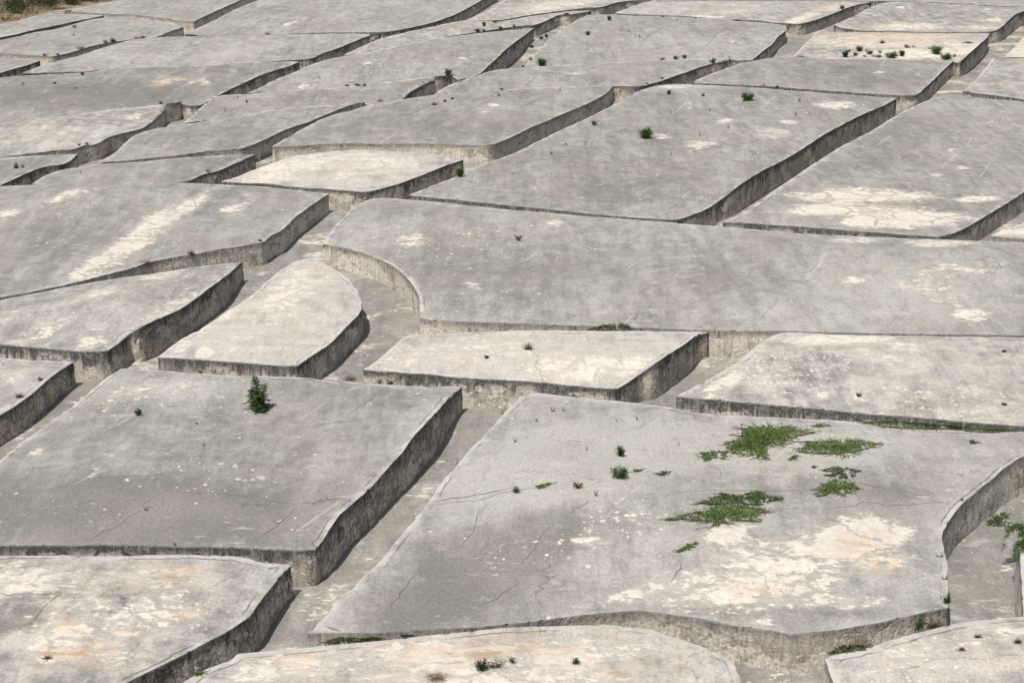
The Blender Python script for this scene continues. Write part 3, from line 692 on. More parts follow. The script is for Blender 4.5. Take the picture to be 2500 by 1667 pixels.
# cracks cut into the slabs
CRACKS = {
 'M9': ['!H 700 408 800 392 900 375 1050 350 1120 335 1200 322', 'H 640 430 750 422 850 415 1000 395 1120 352 1250 335 1400 310',
        'I 700 467 900 455 1180 450 1300 424 1400 422 1500 435 1700 425 1950 408', 'I 330 180 400 205 430 240 410 270', 'I 1270 290 1450 320 1560 340 1680 370 1690 400',
        'I 0 350 180 346 500 338 800 342 1000 336', 'H 970 450 960 500 930 600 850 690 820 720', 'H 1410 560 1360 640 1280 760 1200 840', 'H 1230 920 1100 1010 960 1080', 'H 1690 400 1600 450 1540 490', 'H 560 870 470 990 390 1090', 'I 160 790 140 860 100 910'],
 'M5': ['G 560 262 700 252 850 247 950 248 1050 232 1170 235', 'G 1080 340 1200 352 1350 362 1500 372 1620 380 1700 405 1870 432', 'G 1900 440 1780 550 1650 640', 'G 900 460 750 560 600 640', 'E 390 1060 260 1160 120 1260'],
 'M10': ['G 0 995 200 998 390 993', 'G 390 995 300 1080 180 1190'],
 'K13': ['B 1250 925 1450 925 1680 950 1780 985 1880 1020 2000 1015 2080 1015', 'S 310 1065 450 1080 600 1080 750 1092 900 1110 1150 1103 1300 1112 1460 1122', 'B 960 1088 1150 1100 1200 1130',
         'B 1180 1000 1400 1020 1600 1050 1900 1100 2050 1120', 'B 800 1190 1000 1215 1300 1240 1600 1275 1850 1290 2050 1320', 'B 1550 840 1750 865 1900 895', 'C 0 1045 150 1075 400 1145', 'C 370 995 500 1025 700 1075', 'C 550 830 650 890 750 920 910 945', 'C 0 1250 200 1275 280 1282', 'B 1620 690 1800 710 2000 720'],
 'K14': ['C 1540 785 1700 792 1800 812 1900 835 1945 870 1930 910', 'C 1370 858 1500 868 1700 885 2000 917 2200 935 2352 950', 'C 1050 1030 1300 1052 1450 1062 1650 1065 2000 1080 2100 1095 2200 1155 2352 1160',
         'C 1000 1118 1200 1125 1400 1138 1750 1165', 'C 1640 655 1800 680 1940 685 2100 665 2230 640', 'C 800 1215 1100 1215 1500 1225 1800 1245 2100 1250', 'C 850 1290 1200 1310 1500 1325 2000 1345'],
 'K11': ['R 400 1390 500 1350 600 1310 750 1240 850 1190 1000 1125', 'R 1050 1095 1200 1050 1300 1025', 'R 1120 1290 1250 1245 1400 1175 1600 1100 1740 1050', 'R 0 1320 150 1245 330 1185 430 1165', 'R 560 1545 700 1500 900 1440 1100 1420', 'R 100 1530 300 1440 500 1350'],
 'K15': ['S 1300 805 1700 810 2000 790 2300 820', 'T 0 950 300 960 500 985 650 1020', 'T 780 800 850 870 950 910 1290 915', 'T 130 765 400 765 700 770'],
 'K19': ['S 0 365 100 355 250 380', 'S 170 290 300 268 450 230 560 210', 'S 920 240 800 290 650 295 560 325 450 380 380 425 300 520 240 590', 'S 1270 340 1180 400 1120 460 1040 545', 'R 1480 625 1700 605 2000 600', 'R 1880 350 1900 320 2080 310 2200 240'],
 'K07': ['P 540 1022 700 1015 850 1010', 'P 1650 1200 1750 1120 1900 1060 2100 960', 'Q 0 770 300 740', 'P 1060 855 1400 852 1650 850'],
 'K09': ['Q 620 1250 750 1180 850 1130 960 1050', 'Q 1270 1090 1300 1060 1400 1030', 'Q 1410 1200 1500 1150 1650 1090 1800 1010'],
 'K20': ['R 490 1070 600 1000 640 960', 'R 2000 970 2060 920 2160 890 2352 830', 'R 1320 1000 1400 930 1460 880'],
 'M8': ['F 1030 960 1100 970 900 1000'],
 'K22b': [], 'K18': ['S 0 182 200 190 400 180'],
}


def inside(poly, P):
    x, y = P[:, 0], P[:, 1]
    res = np.zeros(len(P), bool)
    n = len(poly)
    for i in range(n):
        x1, y1 = poly[i][:2]
        x2, y2 = poly[(i + 1) % n][:2]
        c = ((y1 > y) != (y2 > y)) & (x < (x2 - x1) * (y - y1) / (y2 - y1 + 1e-12) + x1)
        res ^= c
    return res


def edge_dist(poly, P):
    A = np.asarray(poly)[:, :2]
    B = np.roll(A, -1, 0)
    best = np.full(len(P), 1e9)
    arg = np.zeros(len(P), int)
    for i in range(len(A)):
        d = B[i] - A[i]
        L = d @ d + 1e-12
        t = np.clip(((P - A[i]) @ d) / L, 0, 1)
        q = np.hypot(P[:, 0] - A[i, 0] - t * d[0], P[:, 1] - A[i, 1] - t * d[1])
        m = q < best
        best[m] = q[m]
        arg[m] = i
    return best, arg


def new_obj(name, verts, faces, mat, parent=None, origin=(0, 0, 0), smooth=True):
    me = bpy.data.meshes.new(name)
    o3 = np.asarray(origin, float)
    me.from_pydata([tuple(np.asarray(v, float) - o3) for v in verts], [], faces)
    for m in (mat if isinstance(mat, (list, tuple)) else [mat]):
        me.materials.append(m)
    me.polygons.foreach_set('use_smooth', [smooth] * len(me.polygons))
    o = bpy.data.objects.new(name, me)
    COL.objects.link(o)
    if parent:
        o.parent = parent
    return o


def empty(name, loc, label, cat, group=None, kind=None):
    o = bpy.data.objects.new(name, None)
    o.empty_display_size = 0.3
    COL.objects.link(o)
    o.location = tuple(float(v) for v in loc)
    o['label'] = label
    o['category'] = cat
    if group:
        o['group'] = group
    if kind:
        o['kind'] = kind
    return o


def stain_fields(name, P):
    u, v = proj(P)
    F = {c: np.zeros(len(P)) for c in 'psto'}
    for item in filter(None, STAINS.get(name, '').split('|')):
        kd, t, *nums = item.split()
        a, b, ru, rv, ang, st = map(float, nums)
        cx, cy = px(t, a, b)
        s = TILES[t][2]
        ru, rv = ru / s, rv / s
        c, s_ = math.cos(R(ang)), math.sin(R(ang))
        dx, dy = u - cx, v - cy
        q = np.hypot((dx * c + dy * s_) / ru, (-dx * s_ + dy * c) / rv)
        f = np.clip(1.35 - q, 0, 1)
        f = f * f * (3 - 2 * f) * st
        if kd == 'o':
            F['o'] += f
        else:
            F[kd] = np.maximum(F[kd], f)
    return F


def set_attr(me, name, cols):
    a = me.attributes.new(name, 'FLOAT_COLOR', 'POINT')
    arr = np.ones((len(me.vertices), 4), np.float32)
    arr[:, :3] = cols
    a.data.foreach_set('color', arr.ravel())


TOPS = {}          # name -> BVH of the top
ALLV, ALLF = [], []


def build_block(name, spec, bi):
    outline, bases, look, crum, label = spec
    pts = parse(outline)
    bcur = [np.array([unproj(p[0], p[1]) for p in smooth_open(parse(b), 12)]) for b in bases]
    loop = smooth_loop(pts, 7.0)
    LX = np.array([(p[0], p[1]) for p in loop])
    hs = []
    for x, y, k, ub in loop:
        p = base_pos(x, y, bcur[0]) if (ub > 0.5 and bcur) else None
        hs.append(WALL_H * k if p is None else p[2] - float(G(p[0], p[1])))
    hs = np.array(hs)
    for _ in range(14):          # the wall height eases along the edge
        hs = 0.25 * np.roll(hs, 1) + 0.5 * hs + 0.25 * np.roll(hs, -1)
    B = np.array([unproj(x, y, h) for (x, y), h in zip(LX, hs)])
    area = 0.5 * np.sum(B[:, 0] * np.roll(B[:, 1], -1) - np.roll(B[:, 0], -1) * B[:, 1])
    if area < 0:
        B = B[::-1]
    # even spacing in plan, plus a hand-cast wobble
    dist = float(np.median(B[:, 1]))
    step = min(0.55, max(0.28, dist * 0.0042))
    seg = np.linalg.norm(np.roll(B, -1, 0)[:, :2] - B[:, :2], axis=1)
    hts = B[:, 2] - G(B[:, 0], B[:, 1])
    P2, H2 = [], []
    for i in range(len(B)):
        m = max(1, int(round(seg[i] / step)))
        j = (i + 1) % len(B)
        if seg[i] < step * 0.35:
            continue
        for q in range(m):
            t = q / m
            P2.append(B[i, :2] * (1 - t) + B[j, :2] * t)
            H2.append(hts[i] * (1 - t) + hts[j] * t)
    P2, H2 = np.array(P2), np.array(H2)
    P3 = []
    for p, h in zip(P2, H2):
        P3.append((p[0], p[1], h + float(G(p[0], p[1]))))
    P3 = np.array(P3)
    nB = len(P3)
    nrm = np.roll(P3, -1, 0)[:, :2] - np.roll(P3, 1, 0)[:, :2]
    nrm = np.stack([nrm[:, 1], -nrm[:, 0]], 1)
    nrm /= np.linalg.norm(nrm, axis=1)[:, None] + 1e-9      # outward
    wob = np.array([noise.noise(Vector((p[0] * 1.3, p[1] * 1.3, bi * 3.1))) for p in P3]) * 0.035
    P3[:, :2] += nrm * wob[:, None]
    wob2 = np.array([noise.noise(Vector((p[0] * 3.7, p[1] * 3.7, bi * 4.3))) for p in P3])
    P3[:, :2] -= nrm * (np.maximum(0, wob2 - 0.12) * 0.10)[:, None]
    P3[:, 2] -= np.maximum(0, wob2 - 0.2) * 0.12
    P3[:, 2] += np.array([noise.noise(Vector((p[0] * 0.9, p[1] * 0.9, bi * 5.7))) for p in P3]) * 0.03
    poly = P3[:, :2]
    # ---- interior points
    g = min(0.85, max(0.34, dist * 0.0055))
    x0, y0 = poly.min(0)
    x1, y1 = poly.max(0)
    gx, gy = np.meshgrid(np.arange(x0, x1, g), np.arange(y0, y1, g))
    gp = np.stack([gx.ravel(), gy.ravel()], 1)
    gp += rng.uniform(-0.22, 0.22, gp.shape) * g
    gp = gp[inside(poly, gp)]
    ed, _ = edge_dist(poly, gp)
    gp = gp[ed > 0.55]
    ring = []
    for off in (0.07, 0.34):
        q = poly - nrm * off
        q = q[inside(poly, q)]
        e, _ = edge_dist(poly, q)
        ring.append(q[e > off * 0.85])
    V2 = [Vector(p) for p in poly] + [Vector(p) for r in ring for p in r] + [Vector(p) for p in gp]
    edges = [(i, (i + 1) % nB) for i in range(nB)]
    ov, oe, of, *_ = delaunay_2d_cdt(V2, edges, [list(range(nB))], 1, 1e-5)
    OV = np.array([(p.x, p.y) for p in ov])
    ed, arg = edge_dist(poly, OV)
    fixed = ed < 1e-3
    # nearest boundary point height, then relax (harmonic fill)
    hb = P3[:, 2] - G(P3[:, 0], P3[:, 1])
    h = hb[arg].copy()
    h[~fixed] = hb.mean()
    E = np.array([(a, b) for f in of for a, b in zip(f, f[1:] + f[:1])] if False else
                 [(f[i], f[(i + 1) % len(f)]) for f in of for i in range(len(f))])
    ii = np.concatenate([E[:, 0], E[:, 1]])
    jj = np.concatenate([E[:, 1], E[:, 0]])
    deg = np.bincount(ii, minlength=len(OV)).astype(float)
    deg[deg == 0] = 1
    for _ in range(350):
        nh = np.bincount(ii, weights=h[jj], minlength=len(OV)) / deg
        h[~fixed] = nh[~fixed]
    rise = np.clip(ed / 5.0, 0, 1)
    rise = rise * rise * (3 - 2 * rise)
    und = np.array([noise.noise(Vector((p[0] * 0.22, p[1] * 0.22, bi * 1.7))) * 0.14 + noise.noise(Vector((p[0] * 0.11, p[1] * 0.11, bi * 2.9))) * (0.42 if dist < 130 else 0.2) +
                    noise.noise(Vector((p[0] * 0.75, p[1] * 0.75, bi * 2.3))) * 0.028 for p in OV])
    lip = np.where(fixed, -0.035, 0.0)
    Z = h + G(OV[:, 0], OV[:, 1]) + rise * ((0.28 if dist < 120 else 0.17) + und) + np.clip(ed, 0, 1) * und * 0.35 + lip
    TV = np.column_stack([OV, Z])
    root_p = np.array((poly[:, 0].mean(), poly[:, 1].mean(), 0.0))
    root_p[2] = float(G(root_p[0], root_p[1]))
    root = empty('concrete_block', root_p, label, 'concrete block', 'concrete blocks parted by walkways')
    faces = [list(f) for f in of]
    verts = [tuple(v) for v in TV]
    bvh = BVHTree.FromPolygons([Vector(v) for v in verts], faces)
    TOPS[name] = bvh
    nf0 = len(faces)
    # ---- cracks: thin dark ribbons let into the top
    for c in CRACKS.get(name, []):
        wide = 1.9 if c[0] == '!' else 1.0
        cp = smooth_open(parse(c.lstrip('!')), 5)
        prev = None
        path = []
        for x, y, *_ in cp:
            d = ray(x, y)
            hit = bvh.ray_cast(Vector((0, 0, CAM_H)), Vector(d))
            if hit[0]:
                path.append(np.array(hit[0]))
        path = [p for p in path]
        if len(path) < 3:
            continue
        # resample with jitter
        fine = [path[0]]
        for a, b in zip(path[:-1], path[1:]):
            L = np.linalg.norm(b - a)
            m = max(1, int(L / 0.16))
            for q in range(1, m + 1):
                p = a + (b - a) * q / m
                j = Vector((p[0] * 2.1, p[1] * 2.1, 3.3))
                p = p + np.array((noise.noise(j), noise.noise(j + Vector((9, 9, 9))), 0)) * 0.13
                fine.append(p)
        prev = None
        for i, p in enumerate(fine):
            a = fine[max(0, i - 1)]
            b = fine[min(len(fine) - 1, i + 1)]
            t = (b - a)[:2]
            t = t / (np.linalg.norm(t) + 1e-9)
            nn = np.array((-t[1], t[0]))
            wd = (0.013 + 0.020 * abs(noise.noise(Vector((p[0] * 1.1, p[1] * 1.1, 8))))) * min(1.0, 0.15 + 4.0 * min(i, len(fine) - 1 - i) / len(fine))
            wd *= max(1.0, dist / 85.0) * wide
            base = len(verts)
            for sgn in (1, -1):
                q = p[:2] + nn * wd * sgn
                hh = bvh.ray_cast(Vector((q[0], q[1], 10)), Vector((0, 0, -1)))
                verts.append((q[0], q[1], (hh[0].z if hh[0] else p[2]) + 0.005))
            if prev is not None:
                faces.append([prev, base, base + 1, prev + 1])
            prev = base
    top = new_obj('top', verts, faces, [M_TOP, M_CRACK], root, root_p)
    me = top.data
    me.polygons.foreach_set('material_index', [0] * nf0 + [1] * (len(faces) - nf0))
    allP = np.array(verts)
    F = stain_fields(name, allP)
    ed2, arg2 = edge_dist(poly, allP[:, :2])
    na = nrm[np.minimum(arg2, nB - 1)]
    rim = np.clip(1 - ed2 / np.where(na[:, 1] > 0.35, 0.8, np.where(np.abs(na[:, 0]) > 0.5, 0.6, 0.4)), 0, 1) * np.clip(0.12 + np.abs(na[:, 0]) * 0.9 + np.maximum(0, na[:, 1]), 0.12, 1)  # pale flank lip, plus grazing light painted on crests facing away
    set_attr(me, 'stain', np.column_stack([F['p'], F['s'], F['t']]))
    set_attr(me, 'wear_crestlight', np.column_stack([F['o'] + TONE.get(name, 0), rim, np.full(len(allP), WASH.get(name, 0.0))]))
    # ---- wall
    rows = 7
    wv, wf, uvs, rels = [], [], [], []
    run = np.concatenate([[0], np.cumsum(np.linalg.norm(np.roll(poly, -1, 0) - poly, axis=1))])
    for i in range(nB + 1):
        b = i % nB
        zt = P3[b, 2] - 0.035
        zb = float(G(P3[b, 0], P3[b, 1])) - 0.12
        for r in range(rows):
            f = r / (rows - 1)
            z = zt + (zb - zt) * f
            out = 0.045 * f
            if 0 < r:
                q = Vector((run[i] * 1.1 if i < nB else run[0], z * 1.5, bi * 7.0))
                out += noise.noise(q) * 0.035 * min(1, crum + 0.3) + noise.noise(q * 2.7) * 0.02 * crum
            if r == 0:
                out = 0.0
            wv.append((P3[b, 0] + nrm[b, 0] * out, P3[b, 1] + nrm[b, 1] * out, z))
            uvs.append((run[i] + bi * 37.0, zt - z))
            rels.append((crum * min(1.0, max(0.0, nrm[b, 0] * 2.2 - 0.3)), f))
    for i in range(nB):
        for r in range(rows - 1):
            a = i * rows + r
            wf.append((a, a + 1, a + rows + 1, a + rows))
    wall = new_obj('wall', wv, wf, M_WALLC if look == 'c' else M_WALL, root, root_p)
    for nm, data in (('run', uvs), ('rel', rels)):
        lay = wall.data.uv_layers.new(name=nm)
        idx = np.zeros(len(wall.data.loops), int)
        wall.data.loops.foreach_get('vertex_index', idx)
        lay.data.foreach_set('uv', np.array(data, np.float32)[idx].ravel())
    base = len(ALLV)
    ALLV.extend(Vector(v) for v in verts)
    ALLF.extend([[q + base for q in f] for f in faces[:nf0]])
    base = len(ALLV)
    ALLV.extend(Vector(v) for v in wv)
    ALLF.extend([[q + base for q in f] for f in wf])
    return root


def smooth_open(pts, step):
    P = np.array([[p[0], p[1], p[2]] for p in pts])
    out = []
    n = len(P)
    for i in range(n - 1):
        p0, p1, p2, p3 = P[max(0, i - 1)], P[i], P[i + 1], P[min(n - 1, i + 2)]
        m = max(1, int(np.linalg.norm((p2 - p1)[:2]) / step))
        for q in range(m):
            t = q / m
            out.append(0.5 * ((2 * p1) + (-p0 + p2) * t + (2 * p0 - 5 * p1 + 4 * p2 - p3) * t**2 + (-p0 + 3 * p1 - 3 * p2 + p3) * t**3))
    out.append(P[-1])
    return out


ROOTS = {}
for bi, (nm, spec) in enumerate(BLOCKS.items()):
    ROOTS[nm] = build_block(nm, spec, bi)

# ------------------------------------------------------------------ walkway floor and the land round it
def scrub_limit(u):
    return np.interp(u, [-900, 0, 110, 157, 310, 560, 3400], [95, 57, 31, 22, -6, -60, -140])


xs = np.arange(-95, 96, 1.6)
ys = np.arange(30, 330, 1.6)
gx, gy = np.meshgrid(xs, ys)
V = np.column_stack([gx.ravel(), gy.ravel(), G(gx.ravel(), gy.ravel())])
pu, pv = proj(V)
ok = pv > scrub_limit(pu)
nx = len(xs)
F_ = []
for j in range(len(ys) - 1):
    for i in range(nx - 1):
        q = (j * nx + i, j * nx + i + 1, (j + 1) * nx + i + 1, (j + 1) * nx + i)
        if ok[q[0]] and ok[q[2]]:
            F_.append(q)
fl = new_obj('walkway', V, F_, M_FLOOR)
fl['kind'] = 'structure'
Fs = np.array([noise.noise(Vector((p[0] * 0.35, p[1] * 0.35, 77))) for p in V])
set_attr(fl.data, 'stain', np.column_stack([np.clip(0.10 + Fs * 0.9, 0, 0.5), 0 * Fs, np.clip(Fs, 0, 1) * 0.3]))
set_attr(fl.data, 'wear_crestlight', np.column_stack([Fs * 0.15 + 0.02, 0 * Fs, 0 * Fs]))
base = len(ALLV)
ALLV.extend(Vector(v) for v in V)
ALLF.extend([[q + base for q in f] for f in F_])

xs = np.array([-3000, -1200, -500, -250] + list(range(-150, 151, 6)) + [250, 500, 1200, 3000], float)
ys = np.array([-1500, -400, -100, 0] + list(range(20, 420, 6)) + [500, 800, 1500, 4000], float)
gx, gy = np.meshgrid(xs, ys)
V = np.column_stack([gx.ravel(), gy.ravel(), G(gx.ravel(), gy.ravel()) - 0.22])
nx = len(xs)
F_ = [(j * nx + i, j * nx + i + 1, (j + 1) * nx + i + 1, (j + 1) * nx + i) for j in range(len(ys) - 1) for i in range(nx - 1)]
gr = new_obj('ground', V, F_, M_DIRT)
gr['kind'] = 'structure'
base = len(ALLV)
ALLV.extend(Vector(v) for v in V)
ALLF.extend([[q + base for q in f] for f in F_])
WORLD = BVHTree.FromPolygons(ALLV, ALLF)

# ------------------------------------------------------------------ plants
class Leafy:
    """one mesh of many small leaf faces, each with its own shade value"""

    def __init__(self):
        self.v, self.f, self.s = [], [], []

    def leaf(self, p, d, L, W, shade, up=None):
        d = Vector(d).normalized()
        side = d.cross(up or Vector((random.gauss(0, 1), random.gauss(0, 1), random.gauss(0, 1))))
        if side.length < 1e-4:
            side = d.orthogonal()
        side.normalize()
        p = Vector(p)
        droop = Vector((0, 0, -0.12 * L))
        i = len(self.v)
        self.v += [p, p + d * L * 0.45 + side * W * 0.5, p + d * L + droop, p + d * L * 0.45 - side * W * 0.5]
        self.f.append((i, i + 1, i + 2, i + 3))
        self.s += [shade] * 4

    def blade(self, p, d, L, W, shade, bend=0.3):
        d = Vector(d).normalized()
        side = d.cross(Vector((0, 0, 1)))
        if side.length < 1e-3:
            side = Vector((1, 0, 0))
        side.normalize()
        side.rotate(Vector((0, 0, 1)).rotation_difference(d))
        p = Vector(p)
        pts = []
        for t in (0, 0.5, 1):
            q = p + d * L * t + Vector((d.x, d.y, -0.7)) * bend * L * t * t
            wd = W * (1 - 0.85 * t) * 0.5
            pts += [q + side * wd, q - side * wd]
        i = len(self.v)
        self.v += pts
        self.f += [(i, i + 1, i + 3, i + 2), (i + 2, i + 3, i + 5, i + 4)]
        self.s += [shade] * 6

    def tube(self, path, r0, r1, n=5):
        rings = []
        for k, p in enumerate(path):
            p = Vector(p)
            a = Vector(path[max(0, k - 1)])
            b = Vector(path[min(len(path) - 1, k + 1)])
            d = (b - a).normalized() if (b - a).length > 1e-6 else Vector((0, 0, 1))
            x = d.orthogonal().normalized()
            y = d.cross(x)
            r = r0 + (r1 - r0) * k / max(1, len(path) - 1)
            rings.append(len(self.v))
            for q in range(n):
                an = 2 * math.pi * q / n
                self.v.append(p + x * math.cos(an) * r + y * math.sin(an) * r)
                self.s.append(0.5)
        for a, b in zip(rings[:-1], rings[1:]):
            for q in range(n):
                self.f.append((a + q, a + (q + 1) % n, b + (q + 1) % n, b + q))

    def build(self, name, mat, parent=None, loc=None):
        me = bpy.data.meshes.new(name)
        me.from_pydata([tuple(v) for v in self.v], [], self.f)
        me.materials.append(mat)
        a = me.attributes.new('leaf', 'FLOAT', 'POINT')
        a.data.foreach_set('value', np.array(self.s, np.float32))
        o = bpy.data.objects.new(name, me)
        COL.objects.link(o)
        if parent:
            o.parent = parent
        elif loc is not None:
            o.location = loc
        return o


def spot(t, u, v, up=0.0):
    x, y = px(t, u, v)
    d = Vector(ray(x, y))
    hit = WORLD.ray_cast(Vector((0, 0, CAM_H)), d)
    p = hit[0]
    return p, (p.y * CP - (p.z - CAM_H) * SP) / FPX / TILES[t][2]     # point, metres per tile pixel


def make_bush(label, t, u, v, w, h, mat, group, sparse=1.0, name='shrub', cat='shrub'):
    p, m = spot(t, u, v)
    W, H = w * m * 1.12, h * m * 1.0
    root = empty(name, p, label, cat, group)
    st, fo = Leafy(), Leafy()
    lsz = max(0.05, min(0.14, 0.11 * H + 0.035))
    nst = 7 + int(W * 8)
    tips = []
    for i in range(nst):
        an = random.uniform(0, 2 * math.pi)
        rr = random.uniform(0.05, 0.95) ** 0.6
        hh = H * random.uniform(0.62, 1.0) * (1 - 0.34 * rr * rr)
        tip = Vector((math.cos(an) * rr * W * 0.46, math.sin(an) * rr * W * 0.42, hh))
        mid = Vector((tip.x * 0.55, tip.y * 0.55, hh * 0.42))
        st.tube([(0.02 * math.cos(an), 0.02 * math.sin(an), -0.05), mid, tip], 0.012, 0.004, 4)
        tips.append((mid, tip))
    n = int(sparse * min(1500, 200 + 1300 * W * H))
    for i in range(n):
        mid, tip = random.choice(tips)
        q = mid.lerp(tip, random.uniform(-0.5, 1.05))
        sp_ = 0.07 * W + 0.02
        q = q + Vector((random.gauss(0, sp_), random.gauss(0, sp_), random.gauss(0, sp_ * 0.8)))
        q.z = max(0.02, q.z)
        d = Vector((q.x / W * 1.6 + random.gauss(0, .35), q.y / W * 1.6 + random.gauss(0, .35), random.uniform(0.2, 1.2)))
        fo.leaf(q, d, lsz * random.uniform(0.7, 1.35), lsz * 0.38, random.random())
    st.build('stem', M_WOOD, root)
    fo.build('foliage', mat, root)
    return root


def make_sprig(label, t, u, v, w, h, mat, group):
    """a few upright leafy shoots"""
    p, m = spot(t, u, v)
    W, H = max(w * m, 0.06), h * m
    root = empty('weed', p, label, 'weed', group)
    st, fo = Leafy(), Leafy()
    ns = max(2, min(6, int(w / max(h, 1) * 5)))
    lsz = max(0.04, min(0.09, 0.16 * H))
    for i in range(ns):
        ox = (i / max(1, ns - 1) - 0.5) * W * 0.7
        hh = H * (1 - 0.45 * abs(ox) / W * 2 * random.uniform(0.5, 1)) * random.uniform(0.8, 1.02)
        tip = Vector((ox + random.gauss(0, .12) * W, random.gauss(0, .2) * W, hh))
        b0 = Vector((ox * 0.3, 0, -0.04))
        mid = b0.lerp(tip, 0.5) + Vector((random.gauss(0, .04), random.gauss(0, .04), 0)) * H
        st.tube([b0, mid, tip], 0.010, 0.005, 4)
        for k in range(int(8 + H * 26)):
            tt = random.uniform(0.12, 1.02)
            q = b0.lerp(tip, tt)
            an = random.uniform(0, 6.3)
            fo.leaf(q, (math.cos(an), math.sin(an), random.uniform(0.3, 1.1)), lsz * (1.25 - 0.5 * tt), lsz * 0.42, random.random())
    st.build('stem', mat, root)
    fo.build('foliage', mat, root)


def make_tuft(label, t, u, v, w, h, mat, group, n=None, spread=1.0, name='dry_tuft', cat='dry plant'):
    """radiating dry blades and twigs"""
    p, m = spot(t, u, v)
    W, H = max(w * m, 0.08), max(h * m, 0.06)
    fo = Leafy()
    for i in range(n or int(60 + 170 * min(1.2, W))):
        an = random.uniform(0, 2 * math.pi)
        rr = random.random() ** 0.7
        d = Vector((math.cos(an) * rr * W * 0.5 * spread, math.sin(an) * rr * W * 0.35 * spread, H * random.uniform(0.35, 1.05) * (1 - 0.35 * rr)))
        b = Vector((random.gauss(0, .13) * W, random.gauss(0, .09) * W, -0.02))
        fo.blade(b, d, d.length, random.uniform(0.009, 0.02) * max(1, p.y / 90), random.random(), random.uniform(0, 0.3))
    o = fo.build(name, mat, None, p)
    o['label'], o['category'] = label, cat
    if group:
        o['group'] = group


def make_star(label, t, u, v, w, h, mat, group, arms=11):
    """withered rosette with arching thick leaves"""
    p, m = spot(t, u, v)
    W, H = w * m, h * m
    root = empty('withered_rosette', p, label, 'dry plant', group)
    fo, st = Leafy(), Leafy()
    st.tube([(0, 0, -0.04), (0.01, 0, H * 0.25)], 0.04, 0.03, 6)
    for i in range(arms):
        an = 2 * math.pi * i / arms + random.uniform(-.2, .2)
        rise = random.uniform(0.45, 1.0)
        path = [Vector((math.cos(an) * W * 0.5 * x, math.sin(an) * W * 0.4 * x,
                        H * rise * (2.1 * x - 1.35 * x * x))) for x in (0, .25, .5, .75, 1.0)]
        fo.tube(path, 0.035, 0.008, 4)
        for k in range(10):
            x = random.uniform(.2, 1)
            q = path[min(3, int(x * 4))].lerp(path[min(4, int(x * 4) + 1)], (x * 4) % 1)
            fo.leaf(q, (math.cos(an), math.sin(an), random.uniform(-.8, .6)), 0.09, 0.03, random.random())
    st.build('stem', M_WOOD, root)
    fo.build('foliage', mat, root)


def make_mat(label, poly, mat, group, height=0.14, dens=1300, name='creeper_mat', cat='creeping plant'):
    """ground-hugging creeper: leafy runners reaching out past a dense middle"""
    pp = np.array([(a, b) for a, b, *_ in parse(poly)])
    lo, hi = pp.min(0), pp.max(0)
    pts = []
    c = pp.mean(0)
    p0 = None
    fo, st = Leafy(), Leafy()
    ctr = None
    tries = 0
    d0 = Vector(ray(*c))
    hit = WORLD.ray_cast(Vector((0, 0, CAM_H)), d0)
    ctr = hit[0]
    mpp = (ctr.y * CP - (ctr.z - CAM_H) * SP) / FPX
    area = 0.5 * abs(np.sum(pp[:, 0] * np.roll(pp[:, 1], -1) - np.roll(pp[:, 0], -1) * pp[:, 1])) * mpp * mpp * 2.6
    n = int(min(12000, 120 + dens * area))
    Q = rng.uniform(lo, hi, (n * 5, 2))
    Q = Q[inside(pp, Q)][:n]
    ed, _ = edge_dist(pp, Q)
    ly = mat
    for (x, y), e in zip(Q, ed):
        hit = WORLD.ray_cast(Vector((0, 0, CAM_H)), Vector(ray(x, y)))
        if not hit[0] or (hit[0] - ctr).length > 14:
            continue
        p = hit[0] - ctr
        if random.random() > 0.20 + e * mpp / 0.42 or noise.noise(Vector((p.x * 2.3, p.y * 1.7, 9))) < -0.22 - 0.6 * min(1, e * mpp / 0.28):
            continue
        thick = min(1.0, e * mpp / 0.5)
        clump = 0.5 + 0.5 * noise.noise(Vector((p.x * 1.6, p.y * 1.1, 3)))
        z = random.uniform(0, height) * (0.25 + 0.75 * thick) * (0.5 + clump)
        an = random.uniform(0, 6.3)
        fo.leaf(p + Vector((0, 0, z + 0.01)), (math.cos(an), math.sin(an), random.uniform(0.15, 1.5)),
                random.uniform(0.10, 0.24) * (0.6 + 0.4 * thick), random.uniform(0.028, 0.05), min(1, max(0, 1.1 * clump - 0.25 + 0.5 * random.random())))
    # runners that break the outline
    per = np.vstack([pp, pp[:1]])
    for a, b in zip(per[:-1], per[1:]):
        L = np.linalg.norm(b - a)
        for k in range(max(1, int(L / 3.2))):
            q = a + (b - a) * random.random()
            out = q - c
            out = out / (np.linalg.norm(out) + 1e-6)
            out = out + np.array((random.gauss(0, .5), random.gauss(0, .25)))
            ln = random.uniform(0.08, 0.5) * min(1.0, 0.35 + area / 8)
            q0 = q - out * 4
            q1 = q + out * np.array((1.0, 0.42)) * ln / mpp
            pa = [WORLD.ray_cast(Vector((0, 0, CAM_H)), Vector(ray(*(q0 + (q1 - q0) * s))))[0] for s in (0, .33, .66, 1)]
            if any(z is None or (z - ctr).length > 14 for z in pa) or (pa[3] - pa[0]).length > 3:
                continue
            pa = [z - ctr + Vector((0, 0, 0.03)) for z in pa]
            st.tube(pa, 0.008, 0.004, 4)
            for s in range(int(8 + ln * 26)):
                tt = random.random() * 2.999
                p = pa[int(tt)].lerp(pa[int(tt) + 1], tt % 1)
                an = random.uniform(0, 6.3)
                fo.leaf(p, (math.cos(an), math.sin(an), random.uniform(0.2, .9)), random.uniform(.05, .1), .026, random.random())
    root = empty(name, ctr, label, cat, group)
    fo.build('foliage', mat, root)
    st.build('stem', M_BROWN, root)


